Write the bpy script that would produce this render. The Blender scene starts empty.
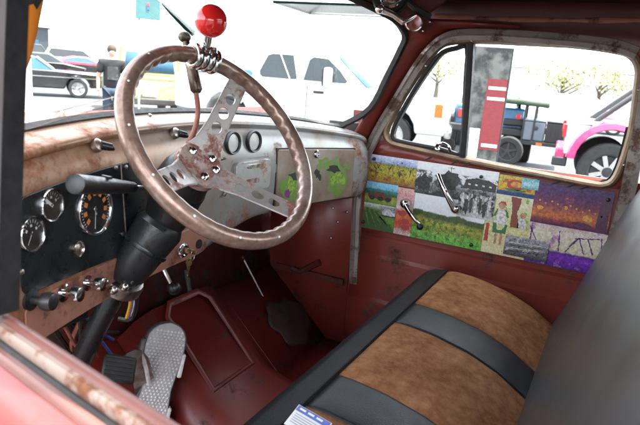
import bpy, bmesh, math, random
from mathutils import Vector, Matrix
random.seed(7)
S = bpy.context.scene
COL = S.collection
PI = math.pi
# ------------------------------------------------------------------ camera
FPX = 575.0; CAM = Vector((-1.10, 0.0, 1.55))
RR = Vector((0.4697819, -0.87933438, 0.0779488))
UU = Vector((0.17240393, 0.17798691, 0.96881244))
FF = Vector((0.86578395, 0.44169187, -0.23521574))
cd = bpy.data.cameras.new('camera'); cam = bpy.data.objects.new('camera', cd); COL.objects.link(cam)
cd.sensor_width = 36; cd.lens = 36 * FPX / 640; cd.clip_start = 0.02; cd.clip_end = 2000
cd.dof.use_dof = True; cd.dof.focus_distance = 1.45; cd.dof.aperture_fstop = 9
cam.matrix_world = Matrix(((RR.x, UU.x, -FF.x, CAM.x), (RR.y, UU.y, -FF.y, CAM.y), (RR.z, UU.z, -FF.z, CAM.z), (0, 0, 0, 1)))
S.camera = cam
# ------------------------------------------------------------------ world and sun
SUN_EL = 72; SUN_DIR = Vector((0.16, -0.99, 0)).normalized()      # where the sun stands
w = bpy.data.worlds.new('World'); S.world = w; w.use_nodes = True
nt = w.node_tree; bg = nt.nodes['Background']; bg.inputs[1].default_value = 0.15
sk = nt.nodes.new('ShaderNodeTexSky'); sk.sky_type = 'NISHITA'; sk.sun_disc = False
sk.sun_elevation = math.radians(SUN_EL); sk.sun_rotation = math.atan2(SUN_DIR.x, SUN_DIR.y)
sk.dust_density = 2.0; sk.air_density = 0.8; sk.ozone_density = 0.3
hs = nt.nodes.new('ShaderNodeHueSaturation'); hs.inputs['Saturation'].default_value = .30      # hazy, nearly white sky
nt.links.new(sk.outputs[0], hs.inputs['Color']); nt.links.new(hs.outputs[0], bg.inputs[0])
sl = bpy.data.lights.new('sun', 'SUN'); sl.energy = 2.0; sl.angle = math.radians(0.5); sl.color = (1, .96, .90)
so = bpy.data.objects.new('sun', sl); COL.objects.link(so)
sv = (SUN_DIR * math.cos(math.radians(SUN_EL)) + Vector((0, 0, math.sin(math.radians(SUN_EL)))))
so.rotation_euler = sv.to_track_quat('Z', 'Y').to_euler(); so.location = (0, 0, 30)
S.view_settings.view_transform = 'Standard'; S.view_settings.look = 'None'
S.view_settings.exposure = 3.6; S.view_settings.gamma = 1
S.render.engine = 'CYCLES'
S.cycles.max_bounces = 10; S.cycles.diffuse_bounces = 6; S.cycles.transparent_max_bounces = 16
S.cycles.caustics_reflective = False; S.cycles.caustics_refractive = False
# ------------------------------------------------------------------ pixel -> point helpers (a pixel gives only the direction)
def ray(x, y): return FF + RR * ((x - 320) / FPX) - UU * ((y - 212.5) / FPX)
def on(x, y, ax, v):
    d = ray(x, y); i = 'xyz'.index(ax); return CAM + d * ((v - CAM[i]) / d[i])
def atz(x, y, z): return CAM + ray(x, y) * z
def on_f(x, y, fn, lo=.2, hi=4.):          # fn(P) < 0 on the camera's side of a surface
    d = ray(x, y)
    for _ in range(50):
        m = (lo + hi) / 2
        if fn(CAM + d * m) < 0: lo = m
        else: hi = m
    return CAM + d * lo
def V(*a): return Vector(a)
# ------------------------------------------------------------------ mesh builder
class MB:
    def __init__(s): s.v = []; s.f = []; s.uv = None
    def add(s, vs, fs):
        o = len(s.v); s.v += [tuple(p) for p in vs]; s.f += [tuple(i + o for i in f) for f in fs]; return s
    def box(s, c, d, M=None):
        c = Vector(c); vs = []
        for i in range(8):
            p = Vector(((i & 1) - .5, (i >> 1 & 1) - .5, (i >> 2 & 1) - .5)); p = Vector((p.x * d[0], p.y * d[1], p.z * d[2]))
            vs.append(c + (M @ p if M else p))
        return s.add(vs, [(0, 2, 3, 1), (4, 5, 7, 6), (0, 1, 5, 4), (2, 6, 7, 3), (0, 4, 6, 2), (1, 3, 7, 5)])
    def tube(s, path, r, n=12, closed=False, cap=True, sq=1.0, up=None):
        P = [Vector(p) for p in path]; N = len(P); R = r if isinstance(r, (list, tuple)) else [r] * N
        vs = []; prev = None
        for i in range(N):
            if closed: t = P[(i + 1) % N] - P[i - 1]
            else: t = P[min(i + 1, N - 1)] - P[max(i - 1, 0)]
            t.normalize()
            if up is not None: a = Vector(up)
            elif prev is None: a = Vector((0, 0, 1)) if abs(t.z) < .9 else Vector((1, 0, 0))
            else: a = prev
            a = (a - t * a.dot(t)).normalized(); prev = a; b = t.cross(a)
            for k in range(n):
                q = 2 * PI * k / n; vs.append(P[i] + (a * math.cos(q) + b * math.sin(q) * sq) * R[i])
        fs = []
        for i in range(N if closed else N - 1):
            j = (i + 1) % N
            for k in range(n): fs.append((i * n + k, i * n + (k + 1) % n, j * n + (k + 1) % n, j * n + k))
        if cap and not closed:
            fs.append(tuple(range(n))[::-1]); fs.append(tuple((N - 1) * n + k for k in range(n)))
        return s.add(vs, fs)
    def lathe(s, prof, o, ax, n=24, cap=True):
        ax = Vector(ax).normalized(); o = Vector(o)
        a = ax.orthogonal().normalized(); b = ax.cross(a); vs = []; fs = []; m = len(prof)
        for r, h in prof:
            for k in range(n):
                q = 2 * PI * k / n; vs.append(o + ax * h + (a * math.cos(q) + b * math.sin(q)) * max(r, 1e-5))
        for i in range(m - 1):
            for k in range(n): fs.append((i * n + k, i * n + (k + 1) % n, (i + 1) * n + (k + 1) % n, (i + 1) * n + k))
        if cap: fs.append(tuple(range(n))[::-1]); fs.append(tuple((m - 1) * n + k for k in range(n)))
        return s.add(vs, fs)
    def ball(s, o, r, ax=(0, 0, 1), n=24, m=14, sz=1.0):
        return s.lathe([(r * math.sin(PI * i / m), -r * sz * math.cos(PI * i / m)) for i in range(m + 1)], o, ax, n)
    def grid(s, fn, nu, nv):
        vs = [fn(i / nu, j / nv) for i in range(nu + 1) for j in range(nv + 1)]
        fs = [(i * (nv + 1) + j, (i + 1) * (nv + 1) + j, (i + 1) * (nv + 1) + j + 1, i * (nv + 1) + j + 1) for i in range(nu) for j in range(nv)]
        return s.add(vs, fs)
    def loft(s, rings, closed=True, cap=False):
        n = len(rings[0]); vs = [p for r in rings for p in r]; fs = []
        for i in range(len(rings) - 1):
            for k in range(n if closed else n - 1):
                fs.append((i * n + k, i * n + (k + 1) % n, (i + 1) * n + (k + 1) % n, (i + 1) * n + k))
        if cap: fs.append(tuple(range(n))[::-1]); fs.append(tuple((len(rings) - 1) * n + k for k in range(n)))
        return s.add(vs, fs)
    def prism(s, pts, off):
        off = Vector(off); n = len(pts); P = [Vector(p) for p in pts]
        return s.add(P + [p + off for p in P], [tuple(range(n))[::-1], tuple(range(n, 2 * n))] + [(k, (k + 1) % n, n + (k + 1) % n, n + k) for k in range(n)])
    def sweep(s, path, prof, nrm, closed=False):
        P = [Vector(p) for p in path]; N = len(P); rings = []
        nrm = Vector(nrm).normalized()
        for i in range(N):
            t = (P[(i + 1) % N] - P[i - 1]) if closed else (P[min(i + 1, N - 1)] - P[max(i - 1, 0)])
            t.normalize(); sd = t.cross(nrm).normalized(); up = sd.cross(t)
            rings.append([P[i] + sd * a + up * b for a, b in prof])
        if closed: rings.append(rings[0])
        return s.loft(rings, True, not closed)
    def plate(s, outer, holes, th, O, ex, ey):
        ez = Vector(ex).cross(Vector(ey)).normalized(); bm = bmesh.new(); es = []
        for lp in [outer] + holes:
            vv = [bm.verts.new((p[0], p[1], 0)) for p in lp]
            for k in range(len(vv)): es.append(bm.edges.new((vv[k], vv[(k + 1) % len(vv)])))
        bmesh.ops.triangle_fill(bm, use_beauty=True, use_dissolve=False, edges=es)
        for f in bm.faces:
            if f.normal.z < 0: f.normal_flip()
        bm.verts.index_update()
        b = [Vector((v.co.x, v.co.y)) for v in bm.verts]; n = len(b); fs = [tuple(v.index for v in f.verts) for f in bm.faces]
        ed = [(e.verts[0].index, e.verts[1].index) for e in bm.edges if len(e.link_faces) == 1]
        bm.free(); O = Vector(O); ex = Vector(ex); ey = Vector(ey)
        top = [O + ex * p.x + ey * p.y + ez * th / 2 for p in b]; bot = [O + ex * p.x + ey * p.y - ez * th / 2 for p in b]
        return s.add(top + bot, fs + [tuple(i + n for i in f)[::-1] for f in fs] + [(a, c, c + n, a + n) for a, c in ed])
    def build(s, name, mat, parent=None, bevel=0, sub=0, solid=0, flat=False, ang=40, label=None):
        me = bpy.data.meshes.new(name); me.from_pydata(s.v, [], s.f)
        if s.uv: 
            ul = me.uv_layers.new(name='UVMap')
            for l in me.loops: ul.data[l.index].uv = s.uv(me.vertices[l.vertex_index].co)
        bm = bmesh.new(); bm.from_mesh(me); bmesh.ops.recalc_face_normals(bm, faces=bm.faces); bm.to_mesh(me); bm.free()
        me.materials.append(M[mat] if isinstance(mat, str) else mat)
        if not flat:
            me.polygons.foreach_set('use_smooth', [True] * len(me.polygons)); me.set_sharp_from_angle(angle=math.radians(ang))
        o = bpy.data.objects.new(name, me); COL.objects.link(o)
        if solid: m = o.modifiers.new('s', 'SOLIDIFY'); m.thickness = solid; m.offset = 0
        if bevel: m = o.modifiers.new('b', 'BEVEL'); m.width = bevel; m.segments = 2; m.limit_method = 'ANGLE'; m.angle_limit = math.radians(40)
        if sub: m = o.modifiers.new('u', 'SUBSURF'); m.levels = sub; m.render_levels = sub
        if parent: par(o, parent)
        if label: o['label'] = label
        return o
def wloc(o):
    p = Vector(o.location)
    return p if o.parent is None or o.type == 'MESH' else p
def par(o, p):
    o.parent = p
    if p.type == 'EMPTY': o.matrix_parent_inverse = p.matrix_basis.inverted()
def thing(name, label, cat, loc=(0, 0, 0), rz=0, group=None):
    o = bpy.data.objects.new(name, None); COL.objects.link(o); o.location = loc; o.rotation_euler = (0, 0, rz); o.empty_display_size = .1
    o['label'] = label; o['category'] = cat
    if group: o['group'] = group
    return o
def local(o, p):         # child built in the thing's own frame
    o.parent = p; o.matrix_parent_inverse = Matrix(); return o
def tag(o, label, cat, group=None):
    o['label'] = label; o['category'] = cat
    if group: o['group'] = group
    return o
def struct(o): o['kind'] = 'structure'; return o
# ------------------------------------------------------------------ materials
M = {}
def _new(name):
    m = bpy.data.materials.new(name); m.use_nodes = True; M[name] = m
    return m, m.node_tree, m.node_tree.nodes['Principled BSDF']
def _noise(nt, scale, detail=6, rough=.6, vec=None, coord='Object'):
    n = nt.nodes.new('ShaderNodeTexNoise'); n.inputs['Scale'].default_value = scale; n.inputs['Detail'].default_value = detail; n.inputs['Roughness'].default_value = rough
    if vec is None:
        t = nt.nodes.new('ShaderNodeTexCoord'); vec = t.outputs[coord]
    nt.links.new(vec, n.inputs['Vector']); return n.outputs['Fac']
def _ramp(nt, fac, stops, interp='LINEAR'):
    r = nt.nodes.new('ShaderNodeValToRGB'); r.color_ramp.interpolation = interp
    e = r.color_ramp.elements
    while len(e) < len(stops): e.new(.5)
    for i, (p, c) in enumerate(stops): e[i].position = p; e[i].color = (*c, 1) if len(c) == 3 else c
    nt.links.new(fac, r.inputs[0]); return r.outputs[0]
def _mix(nt, fac, a, b, mode='MIX'):
    m = nt.nodes.new('ShaderNodeMix'); m.data_type = 'RGBA'; m.blend_type = mode
    for sock, val in ((0, fac), (6, a), (7, b)):
        if hasattr(val, 'node'): nt.links.new(val, m.inputs[sock])
        elif isinstance(val, (int, float)): m.inputs[sock].default_value = val
        else: m.inputs[sock].default_value = (*val, 1)
    return m.outputs[2]
def _bump(nt, bs, h, st, dist=.002):
    b = nt.nodes.new('ShaderNodeBump'); b.inputs['Strength'].default_value = st; b.inputs['Distance'].default_value = dist
    nt.links.new(h, b.inputs['Height']); nt.links.new(b.outputs[0], bs.inputs['Normal'])
def mk(name, c, rough=.5, metal=0, c2=None, scale=30, bump=0, bscale=200, rvar=.12, sheen=0, coat=0, spec=None, lo=.35, hi=.65):
    m, nt, bs = _new(name)
    bs.inputs['Metallic'].default_value = metal
    f = _noise(nt, scale)
    c2 = c2 or tuple(x * .75 for x in c)
    nt.links.new(_ramp(nt, f, [(lo, c), (hi, c2)]), bs.inputs['Base Color'])
    r = _noise(nt, scale * 2.3)
    nt.links.new(_ramp(nt, r, [(.3, (max(rough - rvar, .02),) * 3), (.7, (min(rough + rvar, 1),) * 3)]), bs.inputs['Roughness'])
    if bump: _bump(nt, bs, _noise(nt, bscale, 3), bump)
    if sheen: bs.inputs['Sheen Weight'].default_value = sheen
    if coat: bs.inputs['Coat Weight'].default_value = coat; bs.inputs['Coat Roughness'].default_value = .06
    if spec is not None: bs.inputs['Specular IOR Level'].default_value = spec
    return m
def mk_worn(name, c1, c2, rust, amt=.5, rough=.5, metal=0, scale=9, fine=90, rust2=None, bump=.3):
    """paint or bare metal with rust breaking through in patches"""
    m, nt, bs = _new(name)
    base = _ramp(nt, _noise(nt, scale * .7), [(.35, c1), (.68, c2)])
    streak = _noise(nt, fine, 4)
    base = _mix(nt, .35, base, _ramp(nt, streak, [(.3, tuple(x * .6 for x in c1)), (.7, tuple(min(1, x * 1.25) for x in c2))]))
    big = _noise(nt, scale, 10, .72)
    rc = _ramp(nt, _noise(nt, fine * 1.7, 5), [(.3, rust), (.7, rust2 or tuple(x * .45 for x in rust))])
    mask = _ramp(nt, big, [(amt - .03, (0, 0, 0)), (amt + .06, (1, 1, 1))])
    nt.links.new(_mix(nt, mask, base, rc), bs.inputs['Base Color'])
    nt.links.new(_ramp(nt, mask, [(0, (rough,) * 3), (1, (.85,) * 3)]), bs.inputs['Roughness'])
    if metal: nt.links.new(_ramp(nt, mask, [(0, (metal,) * 3), (1, (0, 0, 0))]), bs.inputs['Metallic'])
    _bump(nt, bs, big, bump, .001)
    return m
def mk_glass(name, tint=(.93, .97, .96), ior=1.45, rough=0.0):
    m, nt, bs = _new(name); out = nt.nodes['Material Output']; nt.nodes.remove(bs)
    tr = nt.nodes.new('ShaderNodeBsdfTransparent'); tr.inputs[0].default_value = (*tint, 1)
    gl = nt.nodes.new('ShaderNodeBsdfGlossy'); gl.inputs['Roughness'].default_value = rough
    lw = nt.nodes.new('ShaderNodeLayerWeight'); lw.inputs[0].default_value = .5
    pw = nt.nodes.new('ShaderNodeMath'); pw.operation = 'POWER'; pw.inputs[1].default_value = 5; nt.links.new(lw.outputs['Facing'], pw.inputs[0])
    fr = nt.nodes.new('ShaderNodeMath'); fr.operation = 'MULTIPLY_ADD'; fr.inputs[1].default_value = .6; fr.inputs[2].default_value = .03; nt.links.new(pw.outputs[0], fr.inputs[0])
    mx = nt.nodes.new('ShaderNodeMixShader')
    nt.links.new(fr.outputs[0], mx.inputs[0]); nt.links.new(tr.outputs[0], mx.inputs[1]); nt.links.new(gl.outputs[0], mx.inputs[2]); nt.links.new(mx.outputs[0], out.inputs[0])
    return m
mk('chrome', (.72, .72, .72), .12, 1, (.6, .6, .58), 25, rvar=.08)
mk('dull_chrome', (.55, .53, .5), .28, 1, (.3, .24, .2), 40)
mk('steel', (.5, .48, .46), .38, 1, (.28, .2, .16), 35)
mk('black_plastic', (.010, .010, .0105), .36, 0, (.016, .016, .016), 40, bump=.15, bscale=300)
mk('black_paint', (.006, .009, .010), .30, 0, (.010, .013, .014), 12, bump=.1, bscale=120)
mk('rubber', (.010, .0095, .009), .62, 0, (.022, .020, .018), 30, bump=.25)
mk('post_rubber', (.004, .004, .004), .85, 0, (.009, .008, .008), 60, bump=.6, bscale=90, spec=.2)
mk('vinyl', (.0065, .008, .010), .42, 0, (.010, .0115, .014), 14, bump=.35, bscale=420, rvar=.06, spec=.32)
mk('back_vinyl', (.045, .043, .041), .36, 0, (.050, .048, .046), 3, bump=.12, bscale=500, rvar=.06)
mk('red_ball', (.80, .022, .022), .10, 0, (.74, .018, .018), 4, rvar=.03, coat=.6)
mk('copper_rod', (.30, .10, .06), .45, .2, (.18, .06, .04), 40)
mk('sole', (.78, .76, .74), .6, 0, (.60, .57, .55), 60, bump=.2)
mk('sole_mid', (.42, .41, .40), .7)
mk('shoe_side', (.16, .15, .145), .6, 0, (.09, .085, .08), 40, bump=.3)
mk('paper', (.78, .78, .78), .5, 0, (.72, .72, .72), 4)
mk('blue_ink', (.05, .10, .45), .4); mk('grey_ink', (.35, .37, .42), .5)
mk('white_dial', (.82, .82, .80), .35, 0, (.78, .77, .74), 10); mk('black_dial', (.015, .015, .015), .4)
mk('orange_mark', (.75, .25, .06), .5); mk('white_mark', (.8, .8, .78), .5)
mk('brass', (.55, .42, .22), .3, 1, (.4, .28, .14), 40)
mk('bronze', (.12, .085, .06), .35, .8, (.06, .04, .028), 40)
mk('cloth_dark', (.015, .018, .03), .9)
mk('dark_patch', (.045, .018, .016), .6, 0, (.018, .014, .013), 14, bump=.6, bscale=40)
mk('tan_trim', (.33, .22, .135), .38, .15, (.20, .125, .075), 26, bump=.2)
mk('print_card', (.16, .03, .03), .5)
# maroon paint inside the cab
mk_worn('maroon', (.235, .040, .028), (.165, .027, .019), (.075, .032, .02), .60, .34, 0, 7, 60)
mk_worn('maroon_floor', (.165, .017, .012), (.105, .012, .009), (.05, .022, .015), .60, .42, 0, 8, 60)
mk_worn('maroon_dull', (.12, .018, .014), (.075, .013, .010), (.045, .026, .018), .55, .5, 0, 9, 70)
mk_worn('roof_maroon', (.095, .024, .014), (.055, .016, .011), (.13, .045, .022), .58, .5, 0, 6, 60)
mk_worn('grey_strip', (.36, .325, .295), (.22, .18, .155), (.12, .06, .035), .53, .42, .35, 14, 140)
mk_worn('vent_grey', (.13, .12, .115), (.09, .08, .075), (.05, .03, .02), .6, .5, 0, 14, 140)
mk_worn('door_skin', (.20, .030, .026), (.15, .024, .02), (.12, .06, .045), .62, .33, 0, 8, 60)
mk_worn('sill_paint', (.16, .062, .048), (.11, .042, .033), (.08, .03, .018), .62, .4, 0, 11, 90)
mk_worn('sill_cream', (.27, .20, .16), (.18, .12, .09), (.16, .05, .015), .52, .5, 0, 16, 120)
mk_worn('spoke_metal', (.52, .50, .48), (.36, .31, .29), (.25, .085, .055), .545, .38, .55, 17, 120, rust2=(.13, .05, .035))
mk_worn('hub_rust', (.46, .40, .37), (.36, .22, .17), (.25, .085, .055), .47, .6, .25, 22, 150)
mk_worn('lower_dash', (.34, .155, .10), (.24, .10, .065), (.15, .05, .03), .54, .5, 0, 15, 120)
mk_worn('ashtray_metal', (.52, .54, .53), (.42, .40, .36), (.36, .18, .09), .60, .34, .45, 18, 130)
# steering wheel rim: worn copper brown over pale grey
m, nt, bs = _new('rim')
f1 = _noise(nt, 12, 8, .65); f2 = _noise(nt, 120, 4)
c = _ramp(nt, f1, [(.32, (.125, .060, .040)), (.48, (.245, .145, .105)), (.64, (.42, .33, .28))])
c = _mix(nt, .25, c, _ramp(nt, f2, [(.3, (.10, .05, .035)), (.7, (.46, .38, .33))]))
nt.links.new(c, bs.inputs['Base Color']); bs.inputs['Metallic'].default_value = .45; bs.inputs['Roughness'].default_value = .27
_bump(nt, bs, f2, .12, .001)
# dashboard: tan and rust on the driver's side fading to bare blue-grey metal
m, nt, bs = _new('dash')
tc = nt.nodes.new('ShaderNodeTexCoord'); sx = nt.nodes.new('ShaderNodeSeparateXYZ'); nt.links.new(tc.outputs['Object'], sx.inputs[0])
mr = nt.nodes.new('ShaderNodeMapRange'); mr.inputs[1].default_value = -.35; mr.inputs[2].default_value = .12; nt.links.new(sx.outputs[0], mr.inputs[0])
g = nt.nodes.new('ShaderNodeMath'); g.operation = 'ADD'; nt.links.new(mr.outputs[0], g.inputs[0])
g2 = nt.nodes.new('ShaderNodeMath'); g2.operation = 'MULTIPLY_ADD'; g2.inputs[1].default_value = .9; g2.inputs[2].default_value = -.45
nt.links.new(_noise(nt, 7, 6), g2.inputs[0]); nt.links.new(g2.outputs[0], g.inputs[1])
tan = _ramp(nt, _noise(nt, 16, 8), [(.3, (.33, .205, .13)), (.55, (.27, .145, .082)), (.75, (.20, .09, .045))])
gry = _ramp(nt, _noise(nt, 11, 8), [(.30, (.36, .38, .39)), (.52, (.31, .315, .31)), (.68, (.27, .235, .20)), (.82, (.21, .13, .085))])
base = _mix(nt, g.outputs[0], tan, gry)
rust = _ramp(nt, _noise(nt, 130, 5), [(.3, (.30, .10, .035)), (.7, (.14, .05, .025))])
rm = _noise(nt, 13, 11, .74)
# rust is worse towards the driver's end and the far right corner
ab = nt.nodes.new('ShaderNodeMapRange'); ab.inputs[1].default_value = -.62; ab.inputs[2].default_value = -.10; ab.inputs[3].default_value = .10; ab.inputs[4].default_value = -.03; nt.links.new(sx.outputs[0], ab.inputs[0])
az_ = nt.nodes.new('ShaderNodeMapRange'); az_.inputs[1].default_value = 1.24; az_.inputs[2].default_value = 1.15; az_.inputs[3].default_value = 0; az_.inputs[4].default_value = .13; nt.links.new(sx.outputs[2], az_.inputs[0])
ax_ = nt.nodes.new('ShaderNodeMapRange'); ax_.inputs[1].default_value = .52; ax_.inputs[2].default_value = .64; ax_.inputs[3].default_value = 0; ax_.inputs[4].default_value = .14; nt.links.new(sx.outputs[0], ax_.inputs[0])
a1_ = nt.nodes.new('ShaderNodeMath'); nt.links.new(ab.outputs[0], a1_.inputs[0]); nt.links.new(az_.outputs[0], a1_.inputs[1])
a2_ = nt.nodes.new('ShaderNodeMath'); nt.links.new(a1_.outputs[0], a2_.inputs[0]); nt.links.new(ax_.outputs[0], a2_.inputs[1])
ad = nt.nodes.new('ShaderNodeMath'); nt.links.new(rm, ad.inputs[0]); nt.links.new(a2_.outputs[0], ad.inputs[1])
msk = _ramp(nt, ad.outputs[0], [(.54, (0, 0, 0)), (.68, (1, 1, 1))])
nt.links.new(_mix(nt, msk, base, rust), bs.inputs['Base Color'])
nt.links.new(_ramp(nt, msk, [(0, (.34,) * 3), (1, (.8,) * 3)]), bs.inputs['Roughness']); bs.inputs['Metallic'].default_value = .35
_bump(nt, bs, rm, .2, .001)
# glovebox: bare metal with generic splashes of bright green paint
m, nt, bs = _new('glovebox')
f = _noise(nt, 9, 8); c = _ramp(nt, f, [(.32, (.33, .28, .23)), (.52, (.24, .175, .125)), (.70, (.15, .075, .045))])
nt.links.new(c, bs.inputs['Base Color']); bs.inputs['Metallic'].default_value = .3; bs.inputs['Roughness'].default_value = .4
mk('green_paint', (.12, .27, .03), .4, 0, (.22, .20, .13), 70, lo=.47, hi=.60)
mk('green_light', (.26, .40, .06), .4, 0, (.10, .20, .03), 90, lo=.45, hi=.58); mk('purple_paint', (.2, .04, .2), .4); mk('dark_paint', (.02, .025, .02), .5)
# suede
m, nt, bs = _new('suede')
f1 = _noise(nt, 8, 10, .7); f2 = _noise(nt, 45, 8, .7)
c = _ramp(nt, f1, [(.34, (.150, .050, .018)), (.50, (.270, .115, .050)), (.64, (.40, .205, .105))])
c = _mix(nt, .45, c, _ramp(nt, f2, [(.34, (.115, .042, .015)), (.66, (.40, .21, .105))]))
nt.links.new(c, bs.inputs['Base Color']); bs.inputs['Roughness'].default_value = .95; bs.inputs['Specular IOR Level'].default_value = .08
_bump(nt, bs, _noise(nt, 350, 4), .5, .002)
mk_glass('glass', (.94, .975, .965)); mk_glass('vent_glass', (.93, .97, .96)); mk_glass('lens', (.95, .95, .95))
# outside
mk('asphalt', (.060, .062, .065), .9, 0, (.044, .045, .047), 1.3, bump=.3, bscale=60)
mk('white_line', (.7, .7, .68), .7)
mk('car_black', (.006, .006, .007), .12, 0, (.007, .007, .008), 3, coat=1, rvar=.03)
mk('car_white', (.62, .63, .64), .22, 0, (.58, .59, .60), 2, coat=.8, rvar=.03)
mk('car_silver', (.45, .50, .55), .25, .4, (.40, .45, .5), 2, coat=.5)
mk('car_red', (.55, .05, .08), .2, 0, (.5, .04, .07), 2, coat=.8)
mk('car_yellow', (.28, .30, .16), .3, 0, (.25, .27, .14), 2, coat=.3)
mk('car_orange', (.62, .26, .05), .4); mk('car_blue', (.04, .15, .28), .3, coat=.5)
mk('pink', (.55, .025, .125), .3, 0, (.48, .022, .11), 3, coat=.5)
mk('car_glass', (.012, .018, .02), .06, 0, (.014, .02, .022), 2, rvar=.02)
mk('car_glass_blue', (.035, .085, .13), .35, 0, (.045, .10, .15), 2, rvar=.02, spec=.12)
mk('tyre', (.010, .010, .010), .8, 0, (.016, .016, .016), 12, bump=.3, bscale=80)
mk('red_lamp', (.5, .02, .02), .2, coat=.5); mk('amber', (.50, .12, .006), .2, coat=.5); mk('headlamp', (.6, .63, .66), .1, .4, coat=.8)
mk('dark_trim', (.012, .012, .013), .6); mk('plate', (.7, .72, .7), .5)
mk('grey_box', (.10, .12, .14), .5, 0, (.085, .10, .12), 5); mk('canopy_olive', (.05, .07, .045), .8, 0, (.035, .05, .03), 3)
mk('orange_cloth', (.80, .27, .01), .8, 0, (.7, .20, .01), 5); mk('white_cloth', (.78, .78, .78), .8); mk('teal_cloth', (.08, .17, .17), .9, 0, (.07, .15, .15), 4, spec=.05)
mk('green_cloth', (.0035, .011, .008), .95, spec=.02); mk('banner_red', (.17, .006, .010), .6); mk('banner_grey', (.10, .10, .088), .7, 0, (.014, .016, .014), 4, lo=.42, hi=.58)  # green cloth colour darkened to hold the shade of the flag's underside
mk('skin', (.42, .24, .17), .55); mk('hair', (.05, .03, .02), .8); mk('tee', (.006, .008, .010), .9); mk('denim', (.022, .035, .058), .9, 0, (.016, .026, .045), 12)
mk('concrete', (.55, .55, .55), .8, 0, (.5, .5, .5), .6); mk('building_dark', (.03, .04, .045), .6)
mk('bark', (.13, .10, .075), .9); mk('leaf', (.22, .24, .09), .7, 0, (.30, .29, .13), .8); mk('pole', (.42, .42, .42), .6)  # leaf colour paled to stand in for glare veiling the trees
# ------------------------------------------------------------------ ground
struct(MB().grid(lambda u, v: (-400 + 800 * u, -400 + 800 * v, 0), 8, 8).build('ground', 'asphalt'))
for k in range(5):
    p = on(30 + 5 * k, 118 - 3 * k, 'z', 0)
pl = MB()
for k in range(4):
    a = V(5.0 + 2.6 * k, 12.5 - 1.0 * k, .004); d = V(.80, .60, 0); s = V(-.6, .8, 0) * .06
    struct(MB().add([a - s, a + d * 4.5 - s, a + d * 4.5 + s, a + s], [(0, 1, 2, 3)]).build('parking_line', 'white_line'))

# ================================================================== THE CAB
cab = thing('pickup_cab', 'weathered maroon interior body shell of the old pickup truck', 'truck cab', (0, 0, 0))
def gd(x): return .73 + .12 * (1 - (x / .65) ** 2)              # dash line in plan
def lip(x): return 1.420 - .035 * (x / .6) ** 2 - .018 * (x / .6)
def door_x(z): return .68 - .06 * max(0, z - 1.30) / .36
def on_door(px, py, off=0): return on_f(px, py, lambda P: P.x - (door_x(P.z) - off))
def on_dash(px, py, off=.02): return on_f(px, py, lambda P: P.y - (gd(P.x) - off))
FZ = .60
# floor, toe board, firewall
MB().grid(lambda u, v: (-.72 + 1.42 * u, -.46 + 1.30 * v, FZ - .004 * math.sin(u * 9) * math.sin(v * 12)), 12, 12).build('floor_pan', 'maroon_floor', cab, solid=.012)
def toe(u, v):
    y = .84 + .34 * v; z = FZ + .003 + (.33 * (v / .75) if v < .75 else .33 + .50 * (v - .75) / .25)
    return (-.70 + 1.37 * u, min(y, 1.10), z)
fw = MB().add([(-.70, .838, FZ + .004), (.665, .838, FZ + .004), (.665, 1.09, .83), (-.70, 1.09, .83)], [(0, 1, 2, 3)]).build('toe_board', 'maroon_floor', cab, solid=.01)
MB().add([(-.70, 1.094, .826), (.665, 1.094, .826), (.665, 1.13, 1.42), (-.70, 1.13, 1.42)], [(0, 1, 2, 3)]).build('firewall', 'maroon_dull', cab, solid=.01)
# raised transmission cover on the toe board and floor, with a stamped panel
tn = MB(); prof = [(-.10, .0), (-.07, .045), (-.02, .065), (.20, .065), (.25, .045), (.28, .0)]
rings = []
for y, z in ((.20, FZ), (.70, FZ), (.85, FZ + .03), (1.075, .83)):
    rings.append([(x, y - (h * .6 if y > .75 else 0), z + h) for x, h in prof])
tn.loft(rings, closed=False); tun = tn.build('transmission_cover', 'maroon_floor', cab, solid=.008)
def toe_pt(x, s, h): # point on cover front slope, s 0..1
    return V(x, .845 + .225 * s - h * .7 - .030, FZ + .035 + .225 * s + h * .75 + .055)
MB().sweep([toe_pt(*q, .008) for q in ((0, .1), (0, .82), (.03, .92), (.15, .92), (.18, .82), (.18, .1))], [(-.010, 0), (-.005, .003), (.005, .003), (.010, 0)], V(0, -.72, .70), True).build('stamped_rib', 'maroon_floor', tun)
for (a, b) in (((.34, .85, FZ + .012), (.34, 1.07, .808)), ((-.30, .85, FZ + .02), (-.30, 1.07, .80))):
    MB().tube([V(*a), V(*b)], .008, 8).build('floor_rib', 'maroon_floor', cab)
MB().box((.700, .775, 1.02), (.05, .07, .84)).build('hinge_pillar', 'maroon', cab)
MB().box((.725, .15, FZ), (.06, 1.6, .16)).build('sill_light_block', 'maroon', cab)  # unseen sill box added to keep sun from leaking in under the door
MB().box((.655, .825, 1.345), (.05, .10, .11)).build('sun_leak_block', 'rubber', cab)  # added block behind the dash end, stops sun leaking into the footwell
MB().box((.40, .66, FZ + .012), (.46, .012, .012)).build('floor_seam', 'maroon_dull', cab)
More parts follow.
